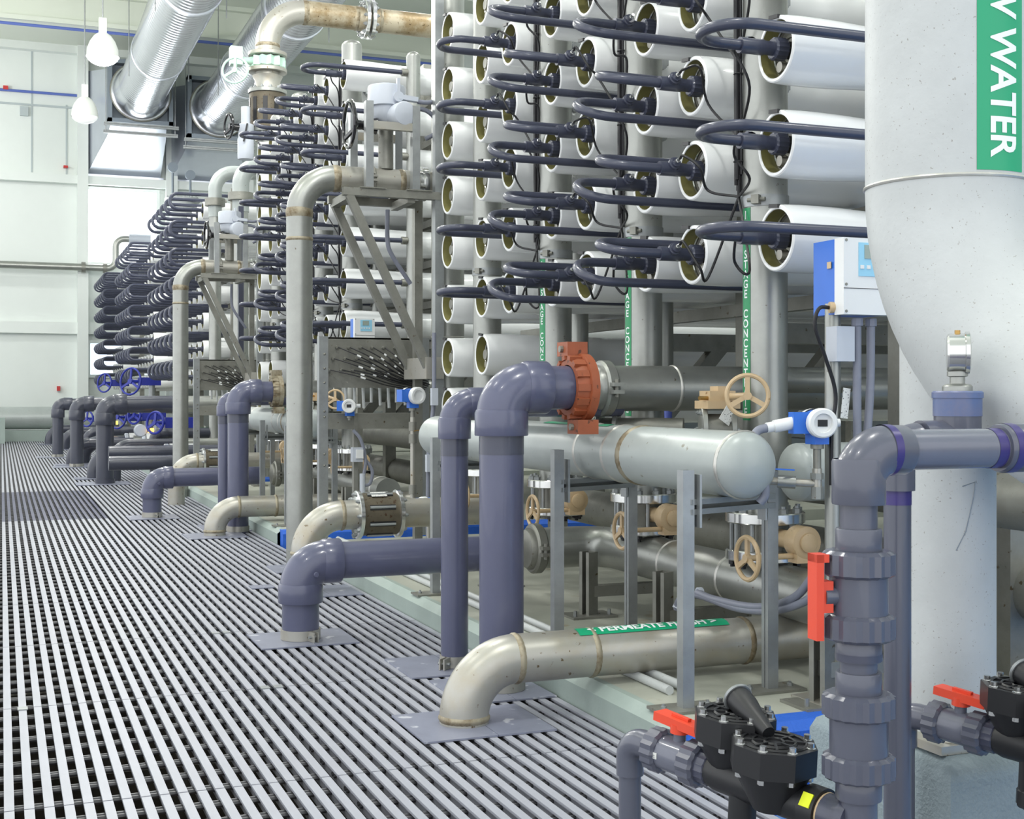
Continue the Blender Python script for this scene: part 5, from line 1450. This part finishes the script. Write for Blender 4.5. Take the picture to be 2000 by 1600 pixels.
# low grey elbows springing from the grating
low = [(163, 905, .19, 'between the two nearer goosenecks'), (126, 878, .19, 'between the two farther goosenecks'), (184, 935, .17, 'hugging the nearest gooseneck'), (140, 908, .16, 'hugging the middle gooseneck'), (97, 868, .19, 'left of the farthest gooseneck')]
for (x, yb, D, nm) in low:
    p = atZ(x, yb, 0)
    t = thing('floor_elbow', 'low dark grey PVC floor elbow, %s' % nm, 'pipe', (p.x, p.y, 0))
    zc = .34
    part('elbow', MB().tube([V((p.x, p.y, -.05))] + elbow_arc(p.x, p.y, zc, .26), D / 2 * 1.1, 24), M['pvc_f'], t)
    part('run', MB().cyl((p.x + .26, p.y, zc), (2.7, p.y, zc), D / 2, 24), M['pvc_f'], t)
    part('flange_plate', MB().box((p.x, p.y, .006), (.5, .5, .008)), M['plate'], t)
# medium elbows with labels behind the gooseneck
for i, (x0, xr, yc, yb, D, Yd) in enumerate(((224, 278, 870, 900, .16, 17.6), (168, 182, 843, 872, .16, 23.0))):
    a = atY(x0, yc, Yd)
    t = thing('branch_elbow', 'dark PVC branch elbow with green label behind the %s gooseneck' % ('nearest', 'middle')[i], 'pipe', (a.x, Yd, 0))
    part('elbow', MB().tube(fillet([(a.x, Yd, 0), (a.x, Yd, a.z), (2.2, Yd, a.z)], .2, 10), D / 2, 24), M['pvc_f'], t)
    part('green_label', MB().cyl((a.x, Yd, .2), (a.x, Yd, .36), D / 2 + .003, 24, False), M['greenl'], t)
    coupling(t, (2.2, Yd, a.z), (1, 0, 0), D / 2, .06, 'grey_act')
    part('steel_run', MB().cyl((2.2, Yd, a.z), (3.3, Yd, a.z), D / 2, 24), M['steel'], t)
a = atZ(300, 935, 0)
t = pvc_elbow('slim dark PVC standpipe with flat elbow left of the distant riser', a.x + .02, a.y, .60, .14, 3.0, 'pvc_f', .09, clamp=False, colw=.08)
part('green_stripe', MB().b2((a.x + .2, a.y - .01, .672), (2.9, a.y + .01, .6735)), M['green'], t)
for i, (yc, Yd) in enumerate(((885, 16.3), (905, 15.9))):
    b = atY(230, yc, Yd)
    t = thing('floor_pipe', '%s dark PVC pipe lying along the floor behind the nearest gooseneck' % ('upper', 'lower')[i], 'pipe', (b.x, Yd, b.z - .1))
    part('pipe', MB().cyl((atY(212, yc, Yd).x, Yd, b.z), (3.0, Yd, b.z), .085, 22), M['pvc_f'], t)
# blue gear handwheels on the distant valves
bw = [(204, 748, 18, 27.5, 'farthest, against the loops of the last rack'), (255, 745, 26, 22.0, 'against the loops of the fourth rack'), (230, 815, 22, 22.2, 'low, behind the nearest gooseneck'), (303, 826, 21, 16.6, 'low, beside the distant riser'), (170, 818, 15, 27.0, 'low, behind the middle gooseneck'), (262, 812, 16, 21.0, 'tilted, right of the low one')]
for (x, y, rpx, Yd, nm) in bw:
    c = atY(x, y, Yd); R_ = rpx * (c.x * SA + c.y * CA) / F
    t = thing('blue_wheel_valve', 'dark blue gear handwheel valve, %s' % nm, 'valve', (c.x + .3, Yd, c.z - .5))
    handwheel(t, c, (-.75, -.65, .1), R_, .017, 'blue_d', 3)
    part('gearbox', MB().box(c + V((.30, .05, .0)), (.36, .14, .13)).cyl(c, c + V((.2, .04, 0)), .025, 10), M['blue_d'], t)
    part('stem', MB().cyl(c + V((.34, .05, -.06)), c + V((.34, .05, -.32)), .05, 14), M['steel_g'], t)
    part('valve_body', MB().cyl(c + V((.18, .05, -.42)), c + V((.5, .05, -.42)), .16, 24), M['white'], t)
    coupling(t, c + V((.14, .05, -.42)), (1, 0, 0), .13, .06, 'grey_act', pads=False)
    part('stand', MB().cyl((c.x + .34, c.y + .05, .1), (c.x + .34, c.y + .05, c.z - .5), .05, 12), M['steel_d'], t)
    part('spool', MB().cyl(c + V((.0, .05, -.42)), c + V((1.0, .05, -.42)), .11, 20), M['steel'], t)
for i, (x, y, Yd) in enumerate(((295, 841, 16.9), (226, 826, 22.4))):
    c = atY(x, y, Yd)
    t = thing('display_unit', 'small amber glowing display among the distant valves, %s one' % ('nearer', 'farther')[i], 'display', c - V((0, 0, .1)))
    part('case', MB().lathe([(0, 0), (.07, 0), (.08, .02), (.08, .12), (0, .12)], c + V((-.12, .02, 0)), (0, 1, 0), 22), M['grey_act'], t)
    part('screen', MB().box(c + V((0, -.0, 0)), (.07, .02, .06)), M['amber'], t)
# pale curved pipes at the top of the third rack
for i, (x, y, Yd, rr) in enumerate(((420, 352, 17.8, .09), (470, 340, 17.25, .11))):
    c = atY(x, y, Yd)
    t = thing('pale_bend_pipe', 'pale grey pipe bend above the third rack, %s of the pair' % ('left', 'right')[i], 'pipe', (c.x, Yd, c.z - .6))
    part('pipe', MB().tube(fillet([(c.x, Yd, c.z - .5), (c.x, Yd, c.z + .12), (c.x + 2.5, Yd, c.z + .12)], .26, 10), rr, 24), M['paint_pipe'], t)
    part('flange', MB().cyl((c.x, Yd, c.z - .35), (c.x, Yd, c.z - .25), rr * 1.5, 24), M['steel_d'], t)
    part('lower_pipe', MB().cyl((c.x, Yd, .1), (c.x, Yd, c.z - .5), rr * .9, 18), M['steel'], t)
# dark strut post in front of the third rack
p = atY(470, 450, 15.6)
single('strut_post', MB().bar((p.x, p.y, .11), (p.x, p.y, 3.35), .075, .06, (1, 0, 0)), M['pvc_d'], 'tall dark strut post between the third and middle racks', 'post')
# tall filter housing by the bright window
p = atY(356, 392, 34.9)
t = thing('filter_housing', 'pale flanged filter housing with gauges beside the bright window', 'filter', (p.x, 34.9, 0))
part('body', MB().cyl((p.x, 34.9, 0), (p.x, 34.9, p.z), .32, 28), M['column'], t)
flange(t, (p.x, 34.9, p.z), (0, 0, 1), .45, .1, 'column', 12, .04, 'column')
for s in (-.25, .2):
    part('gauge', MB().cyl((p.x + s, 34.8, p.z + .75 - s * .4), (p.x + s, 34.9, p.z + .75 - s * .4), .13, 16).cyl((p.x + s, 34.85, p.z), (p.x + s, 34.85, p.z + .7), .03, 8), M['damper'], t)
